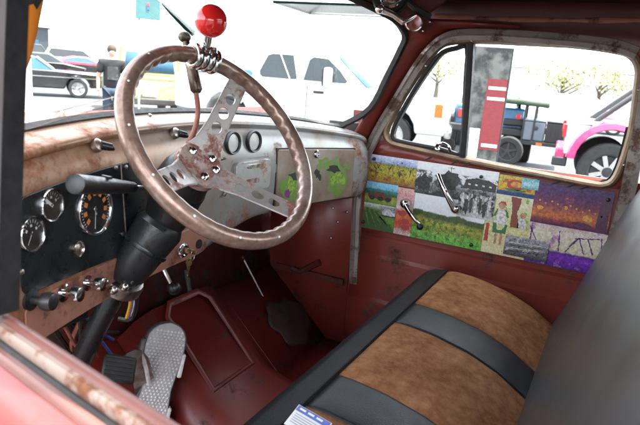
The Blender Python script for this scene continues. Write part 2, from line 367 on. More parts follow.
# kick panel at the passenger's feet
kp = MB().add([(.668, .77, FZ), (.662, 1.10, FZ), (.662, 1.10, 1.36), (.668, .77, 1.36)], [(0, 1, 2, 3)]).build('kick_panel', 'maroon', cab, solid=.008)
for q in ((333, 208), (347, 212), (338, 222), (331, 238)):
    MB().lathe([(.005, 0), (.004, .004), (.001, .006)], on(*q, 'x', .655), (-1, 0, 0), 10).build('screw', 'dull_chrome', kp)
kr = MB(); kr.tube([on(320, 262, 'x', .655), on(300, 272, 'x', .655), on(292, 268, 'x', .655)], .012, 8); kr.build('bracket_rib', 'maroon_dull', kp)
MB().box((.655, .92, .84), (.014, .28, .02)).build('ledge', 'maroon_dull', kp)
lq = MB(); rn_ = random.Random(5); lr_ = []
for k in range(8):
    f = k / 7; lr_.append([])
    for i in range(40):
        a = 2 * PI * i / 40; jag = 1 + .10 * math.sin(3 * a + 1) + .07 * math.sin(7 * a) + rn_.uniform(-.03, .03)
        x = .555 + .115 * f * jag * math.cos(a); q = .075 + .068 * f * jag * math.sin(a)
        lr_[-1].append(V(min(x, .655), .85 + q, FZ + .024 + q * .897 + .006 * math.sin(x * 60) * math.sin(q * 90) * (1 - f)))
lq.loft(lr_, True).build('rumpled_floor_patch', 'dark_patch', cab, solid=.003)  # dark jagged patch laid on the toe board at the passenger's corner
# door opening pillar in the body, passenger's front
def vpost(name, mat, pts, prof, nrm): return MB().sweep(pts, prof, nrm).build(name, mat, cab, ang=50)
# roof, header, back wall
def roofz(x, y): return 1.795 + .075 * (1 - (x / .66) ** 2) - .06 * max(0, (y - .45) / .3) ** 2
MB().grid(lambda u, v: (-.66 + 1.32 * u, -.50 + 1.20 * v, roofz(-.66 + 1.32 * u, -.50 + 1.20 * v)), 24, 16).build('roof', 'roof_maroon', cab, solid=.02)
MB().loft([[(x, y, z) for y in (-.50, .10, .42, .60)] for x, z in ((.690, 1.672), (.655, 1.715), (.648, 1.765), (.665, 1.81))], closed=False).build('roof_rail', 'roof_maroon', cab, solid=.006)
MB().loft([[(-x, y, z) for y in (-.50, .10, .42, .60)] for x, z in ((.64, 1.72), (.65, 1.74), (.66, 1.775), (.68, 1.80))], closed=False).build('roof_rail', 'roof_maroon', cab, solid=.006)
seam = [V(.646 - .004 * t, .56 - 1.06 * t, 1.742 - .004 * math.sin(t * 7)) for t in [i / 14 for i in range(15)]]
MB().tube(seam, [.006 + .002 * math.sin(i * 2.3) for i in range(15)], 8).build('drip_seam', 'lower_dash', cab)
def frame_wall(name, mat, outer, inner, parent, th=.02):
    return MB().loft([outer, inner]).build(name, mat, parent, solid=th)
bw_o = [(-.70, -.46, FZ), (.70, -.46, FZ), (.70, -.46, 1.80), (-.70, -.46, 1.80)]
bw_i = [(-.42, -.46, 1.36), (.42, -.46, 1.36), (.38, -.46, 1.68), (-.38, -.46, 1.68)]
frame_wall('back_wall', 'maroon', bw_o, bw_i, cab)
MB().prism([(-.43, -.455, 1.35), (.43, -.455, 1.35), (.39, -.455, 1.69), (-.39, -.455, 1.69)], (0, .005, 0)).build('rear_window', 'glass', cab)
# cab sides behind the doors
for s in (-1, 1):
    MB().box((s * .70, -.29, 1.20), (.02, .34, 1.2)).build('side_panel', 'maroon', cab)
# ------------------------------------------------------------------ windshield
def smooth(pts, n=6, closed=False):
    P = [Vector(p) for p in pts]; N = len(P); out = []
    for i in range(N if closed else N - 1):
        a = P[i - 1] if (closed or i > 0) else P[0]; b = P[i]; c = P[(i + 1) % N]; d = P[(i + 2) % N] if (closed or i + 2 < N) else P[-1]
        for k in range(n):
            t = k / n
            out.append(.5 * ((2 * b) + (c - a) * t + (2 * a - 5 * b + 4 * c - d) * t * t + (3 * b - a - 3 * c + d) * t ** 3))
    if not closed: out.append(P[-1])
    return out
def ws_bot(x): return V(x, gd(x) + .064, lip(x) + .011)
ws_pts = [ws_bot(-.60 + 1.17 * i / 14) for i in range(15)]
WR = [on(371, 108, 'x', .603), on(388, 76, 'x', .60), on(401, 50, 'x', .595), on(406, 38, 'x', .59), on(404, 29, 'x', .575), on(394, 18, 'x', .55), on(372, 6, 'x', .50), on(345, -6, 'x', .42)]
top = [V(.2, WR[-1].y + .055, WR[-1].z + .02), V(-.2, WR[-1].y + .055, WR[-1].z + .02)]
WL = [V(-p.x - .03, p.y, p.z) for p in WR[::-1]]
loop = smooth(ws_pts + [V(.592, gd(.59) + .045, lip(.59) + .028)] + WR + top + WL + [V(-.625, gd(-.60) + .045, lip(-.60) + .028)], 4, True)
ws = MB().sweep(loop, [(-.012, -.008), (-.012, .006), (-.004, .010), (.006, .008), (.011, .0), (.008, -.008)], V(0, -.85, -.5), True).build('windshield_gasket', 'rubber', cab)
cen = sum(loop, Vector()) / len(loop)
g_ = MB(); N = len(loop)
rings = [[cen + (p - cen) * f + V(0, .018 * (1 - f * f), .0) for p in loop] for f in (1.0, .8, .6, .4, .2, .02)]
g_.loft(rings, True); g_.build('windshield', 'glass', cab)
# pillar skin between gasket and door frame, passenger side (and mirrored)
GP = [on_door(358, 160, -.01), on_door(374, 130, -.01), on_door(392, 100, -.01), on_door(412, 70, -.01), on_door(430, 46, -.01), on_door(448, 32, -.01), on_door(470, 26, -.01), on_door(520, 26, -.01)]
WP = [V(.612, .775, 1.36), WR[0], WR[0] * .5 + WR[1] * .5, WR[1], WR[2], WR[3], WR[4], WR[5]]
for s in (1, -1):
    rr = [[V(s * a.x, a.y, a.z), V(s * (a.x * .5 + b.x * .5 + .012), a.y * .5 + b.y * .5, a.z * .5 + b.z * .5 + .002), V(s * b.x, b.y, b.z)] for a, b in zip(WP, GP)]
    if s == -1:  # the driver's pillar stands a little wider
        rr = [[p + V(-.03 - .02 * i, .03 + .02 * i, 0) for i, p in enumerate(r)] for r in rr]
    MB().loft(rr, closed=False).build('windshield_pillar', 'maroon', cab, solid=.012)
pin = [on(48, -20, 'x', -.612), on(43, 0, 'x', -.615), on(36, 34, 'x', -.62), on(29, 60, 'x', -.622), on(20, 82, 'x', -.625)]
pou = [on(14, -20, 'x', -.65), on(12, 0, 'x', -.65), on(10, 34, 'x', -.65), on(8, 60, 'x', -.65), on(6, 82, 'x', -.65)]
MB().loft([[a, a.lerp(b, .5) + V(.004, -.004, 0), b] for a, b in zip(pin, pou)], closed=False).build('pillar_trim', 'orange_cloth', cab, solid=.003, label='bright orange trim strip on the driver side windshield pillar')
hd = smooth([WR[4], WR[5], WR[6], WR[7]] + top + WL[:4], 4)
MB().loft([[p + V(0, -.008, .008), p + V(0, -.05, .030), p + V(0, -.11, .075), p + V(0, -.14, .13)] for p in hd], closed=False).build('windshield_header', 'roof_maroon', cab, solid=.01)
# cowl in front of the glass: the truck's own hood top
MB().loft([[(x, gd(x) + .075, lip(x) - .014), (x, gd(x) + .10, lip(x) - .05), (x, gd(x) + .20, lip(x) - .15), (x, 1.60, 1.08 - .05 * abs(x)), (x, 2.3, .94 - .10 * abs(x))] for x in [-.72 + 1.44 * i / 16 for i in range(17)]], closed=False).build('cowl', 'maroon', cab, solid=.01)
# ------------------------------------------------------------------ passenger door
pd = thing('passenger_door', 'maroon passenger door with tan beaded window frame and black vent divider', 'door', (.70, .35, FZ))
def dp(pts, off=0): return [on_door(x, y, off) for x, y in pts]
OPEN = [(398, 141), (391, 137), (390, 130), (396, 117), (412, 89), (430, 63), (442, 49), (456, 45), (480, 44.5), (530, 46), (580, 49.5), (617, 55), (629, 60), (634, 70), (633, 85), (628, 125), (620, 155), (612, 175), (604, 181), (590, 180), (545, 171.5), (480, 159), (430, 148)]
op0 = smooth(dp(OPEN), 3, True)
cy = V(0, .33, 1.49)
def scaled(loop, d):   # offset the loop outward in the door plane
    out = []
    n = len(loop)
    for i in range(n):
        t = (loop[(i + 1) % n] - loop[i - 1]).normalized(); s = t.cross(V(-1, 0, 0)).normalized()
        if s.dot(loop[i] - V(loop[i].x, cy.y, cy.z)) < 0: s = -s
        q = loop[i] + s * d; q.x = door_x(q.z); out.append(q)
    return out
op1 = scaled(op0, .016)
def rect_to(loop, y0, y1, z0, z1):
    out = []
    for p in loop:
        dy = p.y - .33; dz = p.z - 1.49
        ky = ((y1 - .33) if dy > 0 else (.33 - y0)) / max(abs(dy), 1e-4); kz = ((z1 - 1.49) if dz > 0 else (1.49 - z0)) / max(abs(dz), 1e-4)
        k = min(ky, kz); q = V(0, .33 + dy * k, 1.49 + dz * k); q.x = door_x(q.z); out.append(q)
    return out
# door skin: from the window opening out to the frame outline
FR = [(358, 160), (364, 146), (378, 122), (396, 95), (414, 66), (428, 47), (444, 34), (462, 30), (500, 31), (560, 34.5), (610, 40), (640, 47), (652, 60), (650, 100), (640, 150), (628, 195), (600, 205), (540, 193), (480, 181), (420, 168), (380, 158)]
fr = smooth(dp(FR, -.004), 3, True)
def resample(loop, n, start):
    L = [0.]; P = loop + [loop[0]]
    k0 = min(range(len(loop)), key=lambda i: (loop[i] - start).length); P = loop[k0:] + loop[:k0 + 1]
    for a, b in zip(P, P[1:]): L.append(L[-1] + (b - a).length)
    out = []; j = 0
    for i in range(n):
        d = L[-1] * i / n
        while L[j + 1] < d: j += 1
        t = (d - L[j]) / max(L[j + 1] - L[j], 1e-9); out.append(P[j].lerp(P[j + 1], t))
    return out
st = on_door(360, 150)
A_, B_ = resample(op1, 90, st), resample(fr, 90, st)
off = V(.012, 0, 0)
MB().loft([[p + off for p in A_], [p + off for p in B_]]).build('window_frame', 'maroon', pd, solid=.01)
# door lower panel with pressed steps
def lowz(u, v):
    y = .762 - .86 * u; z = 1.325 - v * (1.325 - FZ - .03)
    x = .692
    for zz, h in ((1.02, .010), (.955, .010), (.80, .01)):
        if z < zz: x -= h
    return V(x, y, z)
zs = [1.325, 1.19, 1.024, 1.016, .96, .95, .805, .795, FZ + .03]
lw = MB(); lw.loft([[lowz(u / 8, (1.325 - z) / (1.325 - FZ - .03)) for u in range(9)] for z in zs], closed=False)
lw.build('lower_panel', 'maroon', pd, solid=.012)
# bare grey door edge strip: up the hinge pillar and round the window frame
gpath = [(353, 283), (355, 240), (356.5, 200), (361, 170), (368, 150), (381, 125), (399, 96), (417, 67), (431, 49), (446, 38), (463, 34.5), (500, 35), (560, 39), (612, 45), (637, 53)]
gp = smooth(dp(gpath, .010), 4)
MB().sweep(gp, [(-.016, -.004), (-.014, .006), (-.004, .009), (.000, .005), (.004, .009), (.016, .006), (.018, -.004)], V(-1, 0, 0)).build('edge_strip', 'grey_strip', pd)
gq = smooth(dp([(648, 60), (646, 90), (640, 125), (633, 165), (625, 205), (612, 250)], .008), 4)
MB().sweep(gq, [(-.02, -.004), (-.018, .006), (.018, .008), (.02, -.004)], V(-1, 0, 0)).build('edge_strip', 'grey_strip', pd)
# tan bead moulding round the window with screws, rubber run inside it
MB().sweep([p + V(-.004, 0, 0) for p in scaled(op0, .011)], [(-.0105, -.008), (-.0085, .006), (-.002, .013), (.004, .011), (.0095, .002), (.0105, -.008)], V(-1, 0, 0), True).build('window_bead', 'tan_trim', pd)
for q in ((426, 66), (472, 41), (535, 42), (612, 51), (638, 90), (623, 165)):
    MB().lathe([(.0035, 0), (.003, .003), (.001, .004)], on_door(*q, .013), (-1, 0, .1), 10).build('screw', 'dull_chrome', pd)
vent = smooth(dp([(399, 141), (393.5, 137), (393.5, 131), (399, 118), (415, 90), (432, 65), (443, 52.5), (456, 48.5), (467, 48), (466, 80), (464, 120), (462, 153), (440, 149)], .0), 3, True)
MB().sweep(vent, [(-.006, -.012), (-.007, .006), (.0, .009), (.006, .006), (.006, -.012)], V(-1, 0, 0), True).build('vent_rubber', 'rubber', pd)
MB().add([p + V(.004, 0, 0) for p in vent], [tuple(range(len(vent)))]).build('vent_glass', 'vent_glass', pd)
MB().sweep(dp([(471, 42), (469, 80), (466, 120), (463, 158)], 0), [(-.010, -.014), (-.010, .010), (-.004, .013), (.006, .013), (.011, .008), (.011, -.014)], V(-1, 0, 0)).build('division_bar', 'rubber', pd)
MB().sweep(smooth(dp([(465, 158), (500, 164.5), (545, 173), (588, 181.5), (603, 182), (612, 176), (620, 157), (628, 127)], -.004), 4), [(-.005, -.008), (-.005, .004), (.005, .004), (.005, -.008)], V(-1, 0, 0)).build('glass_channel', 'rubber', pd)
mg = [p + V(.010, 0, 0) for p in op0 if p.y < .47]
MB().add(mg, [tuple(range(len(mg)))]).build('door_glass', 'glass', pd)
# torn black fuzz along the sill
for k, q in enumerate(((432, 157), (458, 161), (470, 163), (560, 181), (575, 184), (588, 186))):
    a = on_door(*q, .014); MB().tube([a, a + V(-.004, .012, -.008), a + V(-.002, .02, -.012)], [.003, .0025, .001], 6).build('torn_seal', 'rubber', pd)
vl = on_door(444, 149, .02)
l_ = MB(); l_.tube(smooth([vl + V(0, .022, -.004), vl + V(-.012, .018, .012), vl + V(-.016, 0, .018), vl + V(-.012, -.016, .010), vl + V(0, -.020, -.004)], 4), .005, 8); l_.ball(vl + V(-.004, .02, -.004), .008); l_.build('vent_latch', 'chrome', pd)
# window crank and door handle
def lever(name, a, b, r0, r1, mat, knob=None):
    A = on_door(*a, .03); B = on_door(*b, .035)
    mb = MB(); mb.lathe([(.016, -.03), (.016, -.004), (.012, .004), (.006, .008)], A, (-1, 0, 0), 18)
    o = mb.tube([A, A.lerp(B, .3) + V(-.008, 0, 0), A.lerp(B, .7) + V(-.012, 0, 0), B], [r0, r0 * .8, r1 * .9, r1], 10, sq=.6).build(name, mat, pd)
    if knob: MB().ball(B + V(-.012, 0, 0), knob, (-1, 0, 0), 16, 10).build('knob', 'black_plastic', o)
    return o
lever('window_crank', (404, 204), (421, 226), .010, .006, 'chrome', .011)
lever('door_handle', (455, 209), (438, 174), .012, .0075, 'chrome')

# ------------------------------------------------------------------ collage of printed photographs on the door
cl = thing('photo_collage', 'collage of colour and black and white prints below passenger window', 'photo collage', (.675, .37, 1.05))
cb = [on_door(*q, .002) for q in ((367, 152.5), (613, 191.5), (576, 269), (359.5, 229))]
yL, yR, zT, zB = .752, -.015, 1.302, 1.044
MB().box((.6805, (yL + yR) / 2, (zT + zB) / 2), (.004, yL - yR, zT - zB)).build('backing_card', 'print_card', cl)
def pmat(name, stops, dist=.12, sc=40, clumps=(), fine=.5):
    """procedural print: a vertical colour ramp broken by noise, with clumps of colour in bands"""
    m, nt, bs = _new(name); t = nt.nodes.new('ShaderNodeTexCoord'); s = nt.nodes.new('ShaderNodeSeparateXYZ'); nt.links.new(t.outputs['UV'], s.inputs[0])
    n = _noise(nt, sc, 9, .65)
    a = nt.nodes.new('ShaderNodeMath'); a.operation = 'MULTIPLY_ADD'; a.inputs[1].default_value = dist * 2; nt.links.new(n, a.inputs[0])
    b = nt.nodes.new('ShaderNodeMath'); b.operation = 'SUBTRACT'; b.inputs[1].default_value = dist; nt.links.new(s.outputs[1], b.inputs[0]); nt.links.new(b.outputs[0], a.inputs[2])
    c = _ramp(nt, a.outputs[0], stops)
    for col, cs, th, v0, v1 in clumps:
        k = _ramp(nt, _noise(nt, cs, 6, .7), [(th, (0, 0, 0)), (th + .05, (1, 1, 1))])
        band = _ramp(nt, s.outputs[1], [(max(0, v0 - .04), (0, 0, 0)), (v0, (1, 1, 1)), (v1, (1, 1, 1)), (min(1, v1 + .05), (0, 0, 0))])
        c = _mix(nt, _mix(nt, 1, k, band, 'MULTIPLY'), c, col)
    n3 = _noise(nt, 110, 8, .75); c = _mix(nt, .75, c, _ramp(nt, n3, [(.32, (.12, .12, .12)), (.68, (.92, .92, .92))]), 'OVERLAY')
    n2 = _noise(nt, 380, 5, .7)
    c = _mix(nt, fine, c, _ramp(nt, n2, [(.3, (.1, .1, .1)), (.7, (.95, .95, .95))]), 'OVERLAY')
    nt.links.new(c, bs.inputs['Base Color']); bs.inputs['Roughness'].default_value = .32
    return m
pmat('p_orchard', [(0, (.26, .13, .06)), (.3, (.45, .36, .05)), (.62, (.50, .42, .08)), (.70, (.25, .26, .07)), (.74, (.30, .38, .62)), (1, (.68, .75, .9))], .07, 45, [((.28, .07, .04), 50, .52, 0, .45), ((.14, .18, .03), 90, .54, .2, .72), ((.10, .07, .03), 120, .57, .45, .86)])
pmat('p_mountain', [(0, (.10, .22, .04)), (.25, (.34, .36, .08)), (.40, (.28, .28, .06)), (.46, (.03, .12, .08)), (.66, (.06, .22, .20)), (.72, (.20, .55, .75)), (1, (.30, .62, .85))], .06, 40, [((.20, .30, .05), 90, .55, .0, .4)])
pmat('p_vines', [(0, (.05, .14, .02)), (.45, (.16, .32, .05)), (.75, (.10, .20, .04)), (.9, (.45, .48, .38)), (1, (.7, .72, .7))], .08, 60, [((.03, .08, .015), 110, .54, 0, .8)])
pmat('p_pink', [(0, (.60, .55, .5)), (.2, (.50, .07, .03)), (.45, (.60, .17, .06)), (.6, (.72, .62, .58)), (.8, (.70, .30, .30)), (1, (.72, .42, .40))], .15, 60, [((.55, .06, .03), 70, .54, .05, .5), ((.72, .5, .48), 120, .55, .5, 1)])
pmat('p_street', [(0, (.05, .05, .05)), (.3, (.18, .19, .19)), (.42, (.42, .43, .44)), (.6, (.72, .74, .76)), (1, (.88, .89, .9))], .10, 25, [((.035, .037, .037), 28, .50, 0, .72), ((.10, .10, .10), 90, .53, 0, .6), ((.45, .46, .47), 70, .60, 0, .5)])
pmat('p_crowd', [(0, (.55, .55, .55)), (.5, (.25, .25, .25)), (.8, (.4, .4, .4)), (1, (.2, .2, .2))], .2, 60, [((.03, .03, .03), 75, .48, .2, 1), ((.7, .7, .7), 85, .60, 0, .9)])
pmat('p_vineyard', [(0, (.12, .42, .05)), (.16, (.14, .46, .07)), (.28, (.20, .26, .04)), (.42, (.36, .35, .06)), (.50, (.05, .09, .025)), (.60, (.06, .10, .03)), (.63, (.78, .82, .85)), (1, (.88, .9, .92))], .14, 14, [((.08, .16, .02), 70, .52, .02, .44), ((.45, .40, .06), 95, .57, .1, .42)])
pmat('p_fruit', [(0, (.02, .05, .16)), (.20, (.03, .08, .2)), (.24, (.60, .35, .03)), (1, (.62, .48, .10))], .05, 60, [((.50, .07, .03), 45, .52, .3, .8), ((.10, .30, .05), 60, .56, .25, 1)])
pmat('p_child', [(0, (.74, .68, .42)), (.3, (.66, .62, .30)), (.6, (.60, .62, .28)), (1, (.74, .70, .5))], .2, 40, [((.16, .32, .05), 55, .55, .5, 1), ((.55, .12, .06), 70, .62, .0, .7), ((.2, .3, .06), 80, .62, 0, .3)])
pmat('p_bwfield', [(0, (.05, .05, .06)), (.35, (.16, .16, .18)), (.6, (.22, .22, .24)), (1, (.34, .35, .38))], .2, 50, [((.45, .46, .48), 60, .56, .2, 1), ((.02, .02, .025), 80, .56, 0, .9)], .8)
pmat('p_sunset', [(0, (.06, .02, .09)), (.10, (.22, .05, .07)), (.22, (.55, .17, .06)), (.36, (.40, .12, .08)), (.55, (.16, .05, .10)), (.8, (.09, .035, .12)), (1, (.07, .05, .13))], .10, 14, [((.50, .12, .12), 12, .60, .1, .7), ((.05, .04, .10), 10, .58, .4, 1)], .35)
pmat('p_bridge', [(0, (.07, .02, .25)), (.26, (.20, .04, .42)), (.36, (.10, .03, .25)), (.40, (.60, .55, .38)), (.8, (.72, .66, .52)), (1, (.66, .5, .5))], .06, 40, [((.30, .12, .50), 50, .56, 0, .34), ((.45, .25, .42), 18, .57, .45, 1)], .35)
pmat('p_blue', [(0, (.08, .35, .42)), (.5, (.4, .62, .66)), (1, (.1, .42, .52))], .3, 90)
for nm_, c_ in dict(p_skin=(.62, .32, .20), p_red=(.55, .05, .04), p_green=(.05, .22, .07), p_white=(.8, .78, .74), p_brown=(.30, .07, .045), p_barn=(.20, .05, .03), p_dark=(.02, .03, .02), p_bw=(.04, .04, .04), p_pale=(.75, .75, .75), p_purple=(.16, .03, .26), p_glow=(.80, .38, .08), p_hill=(.045, .08, .03), p_row=(.04, .12, .02), p_violet=(.10, .03, .08)).items(): mk(nm_, c_, .35, 0, tuple(min(.85, x * .45 + .05) for x in c_), 130, lo=.42, hi=.6)
prn = [0]; PW = yL - yR; PH = zT - zB
def pr(mat, u0, v0, u1, v1, label, lvl=1):
    y0, y1 = yL - PW * u0, yL - PW * u1; z1, z0 = zT - PH * v0, zT - PH * v1
    x = .6785 - .0016 * lvl - .0001 * (prn[0] % 8); prn[0] += 1
    mb = MB().box((x, (y0 + y1) / 2, (z0 + z1) / 2), (.001, y0 - y1, z1 - z0))
    mb.uv = lambda co: ((y0 - co.y) / (y0 - y1), (co.z - z0) / (z1 - z0))
    o = mb.build('photo_print', mat, cl, flat=True)
    if label: o['label'] = label
    o['px'] = x; return o
def fig(o, uv, mat, nm='printed_shape', h=0):
    x = o['px'] - .0009 - .0003 * h; q = [V(x, yL - PW * a, zT - PH * b) for a, b in uv]; P = []
    rn = random.Random(len(uv) + int(1000 * uv[0][0]))
    for i, a in enumerate(q):
        b = q[(i + 1) % len(q)]; k = max(1, int((b - a).length / .004)); j = min(.0013, (b - a).length * .25) if k > 1 else 0
        P += [a.lerp(b, t / k) + V(0, rn.uniform(-j, j), rn.uniform(-j, j)) for t in range(k)]
    MB().prism(P, (.0002, 0, 0)).build(nm, mat, o, flat=True)
def oval(o, cu, cv, ru, rv_, mat, nm='printed_shape', h=0, jag=0, n=14, seed=1):
    r = random.Random(seed); fig(o, [(cu + ru * (1 + r.uniform(-jag, jag)) * math.cos(2 * PI * i / n), cv + rv_ * (1 + r.uniform(-jag, jag)) * math.sin(2 * PI * i / n)) for i in range(n)], mat, nm, h)
def line(o, a, b, w, mat, nm='printed_line', h=0):
    dx, dy = (b[0] - a[0]) * PW, (b[1] - a[1]) * PH; L_ = math.hypot(dx, dy); ox, oy = -dy / L_ * w / PW, dx / L_ * w / PH
    fig(o, [(a[0] - ox, a[1] - oy), (b[0] - ox, b[1] - oy), (b[0] + ox, b[1] + oy), (a[0] + ox, a[1] + oy)], mat, nm, h)
o = pr('p_orchard', 0.004, 0.004, .238, .355, 'autumn orchard print with yellow ground and bare trees')
for u, v_ in ((.055, .16), (.115, .13), (.165, .17), (.21, .13)):
    line(o, (u, v_ + .10), (u + .003, v_), .0012, 'p_dark'); line(o, (u + .002, v_ + .04), (u + .016, v_ - .03), .0008, 'p_dark'); line(o, (u + .002, v_ + .04), (u - .012, v_ - .02), .0008, 'p_dark')
o = pr('p_mountain', 0.004, .357, .165, .642, 'red farm machine before green hills print')
fig(o, [(.03, .56), (.03, .51), (.06, .50), (.07, .475), (.105, .48), (.11, .51), (.14, .52), (.14, .57), (.09, .585)], 'p_barn')
for u in (.05, .09, .125): oval(o, u, .565, .014, .03, 'p_dark', h=1)
o = pr('p_vines', 0.004, .644, .165, .985, 'green vine rows print')
for k in range(5): fig(o, [(.006 + .02 * k, .70 + .012 * k), (.013 + .022 * k, .70 + .012 * k), (.05 + .036 * k, .975), (.02 + .034 * k, .975)] if k < 4 else [(.09, .80), (.10, .80), (.16, .93), (.16, .97)], 'p_row')
o = pr('p_bwfield', .098, .655, .168, .79, None, 2); fig(o, [(.105, .77), (.105, .72), (.12, .68), (.14, .68), (.15, .72), (.165, .73), (.165, .77)], 'p_pale')
o = pr('p_pink', .166, .372, .243, .985, 'pink and red print')
for v_ in (.70, .80, .88): oval(o, .195 + .02 * (v_ > .75), v_, .02, .04, 'p_red', jag=.2, seed=int(v_ * 100))
o = pr('p_street', .239, .002, .575, .405, 'black and white street print with dark trees')
oval(o, .38, .20, .045, .12, 'p_bw', jag=.25, n=22, seed=4); oval(o, .27, .27, .03, .10, 'p_bw', jag=.3, n=20, seed=5); fig(o, [(.44, .25), (.45, .14), (.49, .11), (.54, .12), (.572, .16), (.572, .25)], 'p_bw'); line(o, (.385, .10), (.385, .02), .0008, 'p_bw'); line(o, (.37, .035), (.40, .035), .0006, 'p_bw')
for k in range(4): line(o, (.46 + .028 * k, .19), (.47 + .028 * k, .195), .0025, 'p_pale', h=1)
o = pr('p_vineyard', .244, .407, .546, .985, 'vineyard print with dark hill under white sky')
o = pr('p_crowd', .43, .292, .576, .59, 'black and white crowd print', 2)
for k in range(7): oval(o, .447 + .018 * k, .44 + .03 * (k % 2), .0065, .10, 'p_bw' if k % 3 else 'p_pale', jag=.15, seed=k); oval(o, .447 + .018 * k, .325 + .03 * (k % 2), .004, .022, 'p_pale', h=1)
o = pr('p_fruit', .577, .02, .717, .25, 'orange fruit label print', 2)
oval(o, .645, .12, .035, .06, 'p_red', jag=.15); oval(o, .645, .115, .022, .035, 'p_glow', h=1); fig(o, [(.60, .17), (.69, .17), (.67, .20), (.62, .20)], 'p_green')
pr('p_blue', .664, .025, .727, .145, 'small blue card', 3)
chp = pr('p_child', .547, .252, .717, .985, 'print of a child in white apron under a tree', 1)
fig(chp, [(.635, .26), (.675, .27), (.665, .45), (.68, .62), (.645, .62), (.645, .44)], 'p_brown', 'printed_tree')
oval(chp, .605, .38, .014, .045, 'p_skin', 'printed_face', 1); fig(chp, [(.59, .375), (.598, .335), (.615, .335), (.622, .38), (.605, .355)], 'p_red', 'printed_hair', 2)
fig(chp, [(.592, .43), (.618, .43), (.632, .62), (.580, .62)], 'p_white', 'printed_apron'); fig(chp, [(.578, .60), (.592, .60), (.598, .68), (.618, .68), (.628, .60), (.636, .61), (.632, .72), (.582, .72)], 'p_green', 'printed_skirt', 1)
fig(chp, [(.586, .43), (.592, .43), (.586, .52), (.576, .52)], 'p_green', 'printed_sleeve', 1); fig(chp, [(.618, .43), (.626, .43), (.638, .51), (.630, .52)], 'p_green', 'printed_sleeve', 1)
for u in (.592, .612): fig(chp, [(u, .72), (u + .010, .72), (u + .009, .86), (u + .001, .86)], 'p_skin', 'printed_leg')
fig(chp, [(.553, .62), (.566, .62), (.568, .84), (.552, .84)], 'p_red', 'printed_bottle'); fig(chp, [(.675, .50), (.70, .50), (.705, .62), (.672, .62)], 'p_white', 'printed_shirt'); oval(chp, .688, .465, .011, .035, 'p_skin', 'printed_face', 1)
o = pr('p_sunset', .717, .04, .988, .51, 'purple city dusk print with orange lights', 2)
for k in range(11): oval(o, .74 + .022 * k, .245 + .02 * math.sin(k * 2.1) + .006 * k, .0035, .011, 'p_glow', 'printed_light', 0, .2, 8, k)
oval(o, .745, .33, .012, .025, 'p_glow', 'printed_light'); oval(o, .835, .29, .008, .022, 'p_glow', 'printed_light'); oval(o, .915, .37, .018, .04, 'p_glow', 'printed_light', 0, .2)
fig(o, [(.86, .45), (.875, .425), (.92, .43), (.935, .46), (.90, .475)], 'p_violet'); fig(o, [(.945, .50), (.95, .14), (.968, .10), (.984, .15), (.984, .50)], 'p_violet')
o = pr('p_bridge', .717, .512, 1.0, .985, 'purple bridge print', 1)
for a, b in (((.83, .56), (.835, .80)), ((.86, .79), (.90, .60)), ((.885, .62), (.97, .58)), ((.90, .60), (.925, .78)), ((.93, .60), (.955, .77)), ((.895, .61), (.87, .72)), ((.975, .56), (.985, .77)), ((.72, .56), (.755, .74)), ((.728, .52), (.728, .80))): line(o, a, b, .0016, 'p_purple')
o = pr('p_bwfield', .636, .715, .801, .955, 'black and white field print', 3)
for k in range(4): line(o, (.65, .80 + .035 * k), (.79, .78 + .03 * k), .0012, 'p_bw' if k % 2 else 'p_pale')
for q in ((374, 159), (481, 177), (608, 200), (471, 245), (363, 222)):
    MB().lathe([(.006, -.003), (.005, .003), (.001, .005)], on_door(*q, .009), (-1, 0, 0), 10).build('fixing_screw', 'black_plastic', cl)

# ------------------------------------------------------------------ dashboard
db = thing('dashboard', 'rusty tan and bare grey metal dashboard under the windshield', 'dashboard', (0, .85, 1.10))
def zb(x):
    t = min(1, max(0, (x + .12) / .3)); t = t * t * (3 - 2 * t); return 1.105 + .055 * t
def dash_pt(u, v):
    x = -.655 + 1.31 * u; zl = lip(x); b = zb(x)
    if abs(x) > .60: e = (abs(x) - .60) / .055; b += .01 * e; zl -= .012 * e
    P = [(.068, zl + .016), (.016, zl + .006), (.0, zl + .002), (-.005, zl - .003), (-.003, zl - .011), (.004, zl - .013), (-.005, zl - .024), (-.013, zl - .040), (-.019, zl - .070), (-.021, zl - .10), (-.020, b + .05), (-.017, b + .022), (-.010, b + .006), (.004, b), (.05, b + .004)]
    k = v * (len(P) - 1); i = min(int(k), len(P) - 2); f = k - i
    o = P[i][0] * (1 - f) + P[i + 1][0] * f; z = P[i][1] * (1 - f) + P[i + 1][1] * f
    if abs(x) > .61: o += .022 * ((abs(x) - .61) / .045) ** 2
    return V(x, gd(x) + o, z)
MB().grid(dash_pt, 96, 26).build('dash_panel', 'dash', db, solid=.003, ang=60)
def slab(x0, x1, zt, zbm, off, th, nx=16, rnd=0, nz=1):
    """curved plate lying on the dash face"""
    mb = MB(); rings = []
    def edge(t):
        x = x0 + (x1 - x0) * t
        a, b = zt(x), zbm(x)
        if rnd:
            d = min(x - x0, x1 - x)
            if d < rnd: h = rnd - math.sqrt(max(0, rnd * rnd - (rnd - d) ** 2)); a -= h; b += h
        return x, a, b
    for i in range(nx + 1):
        t = i / nx
        if rnd: t = .5 - .5 * math.cos(PI * t)
        x, a, b = edge(t); y = gd(x) - off
        rings.append([V(x, y, a), V(x, y - th, a), V(x, y - th, b), V(x, y, b)])
    return mb.loft(rings, True, True)
def cst(v): return lambda x: v
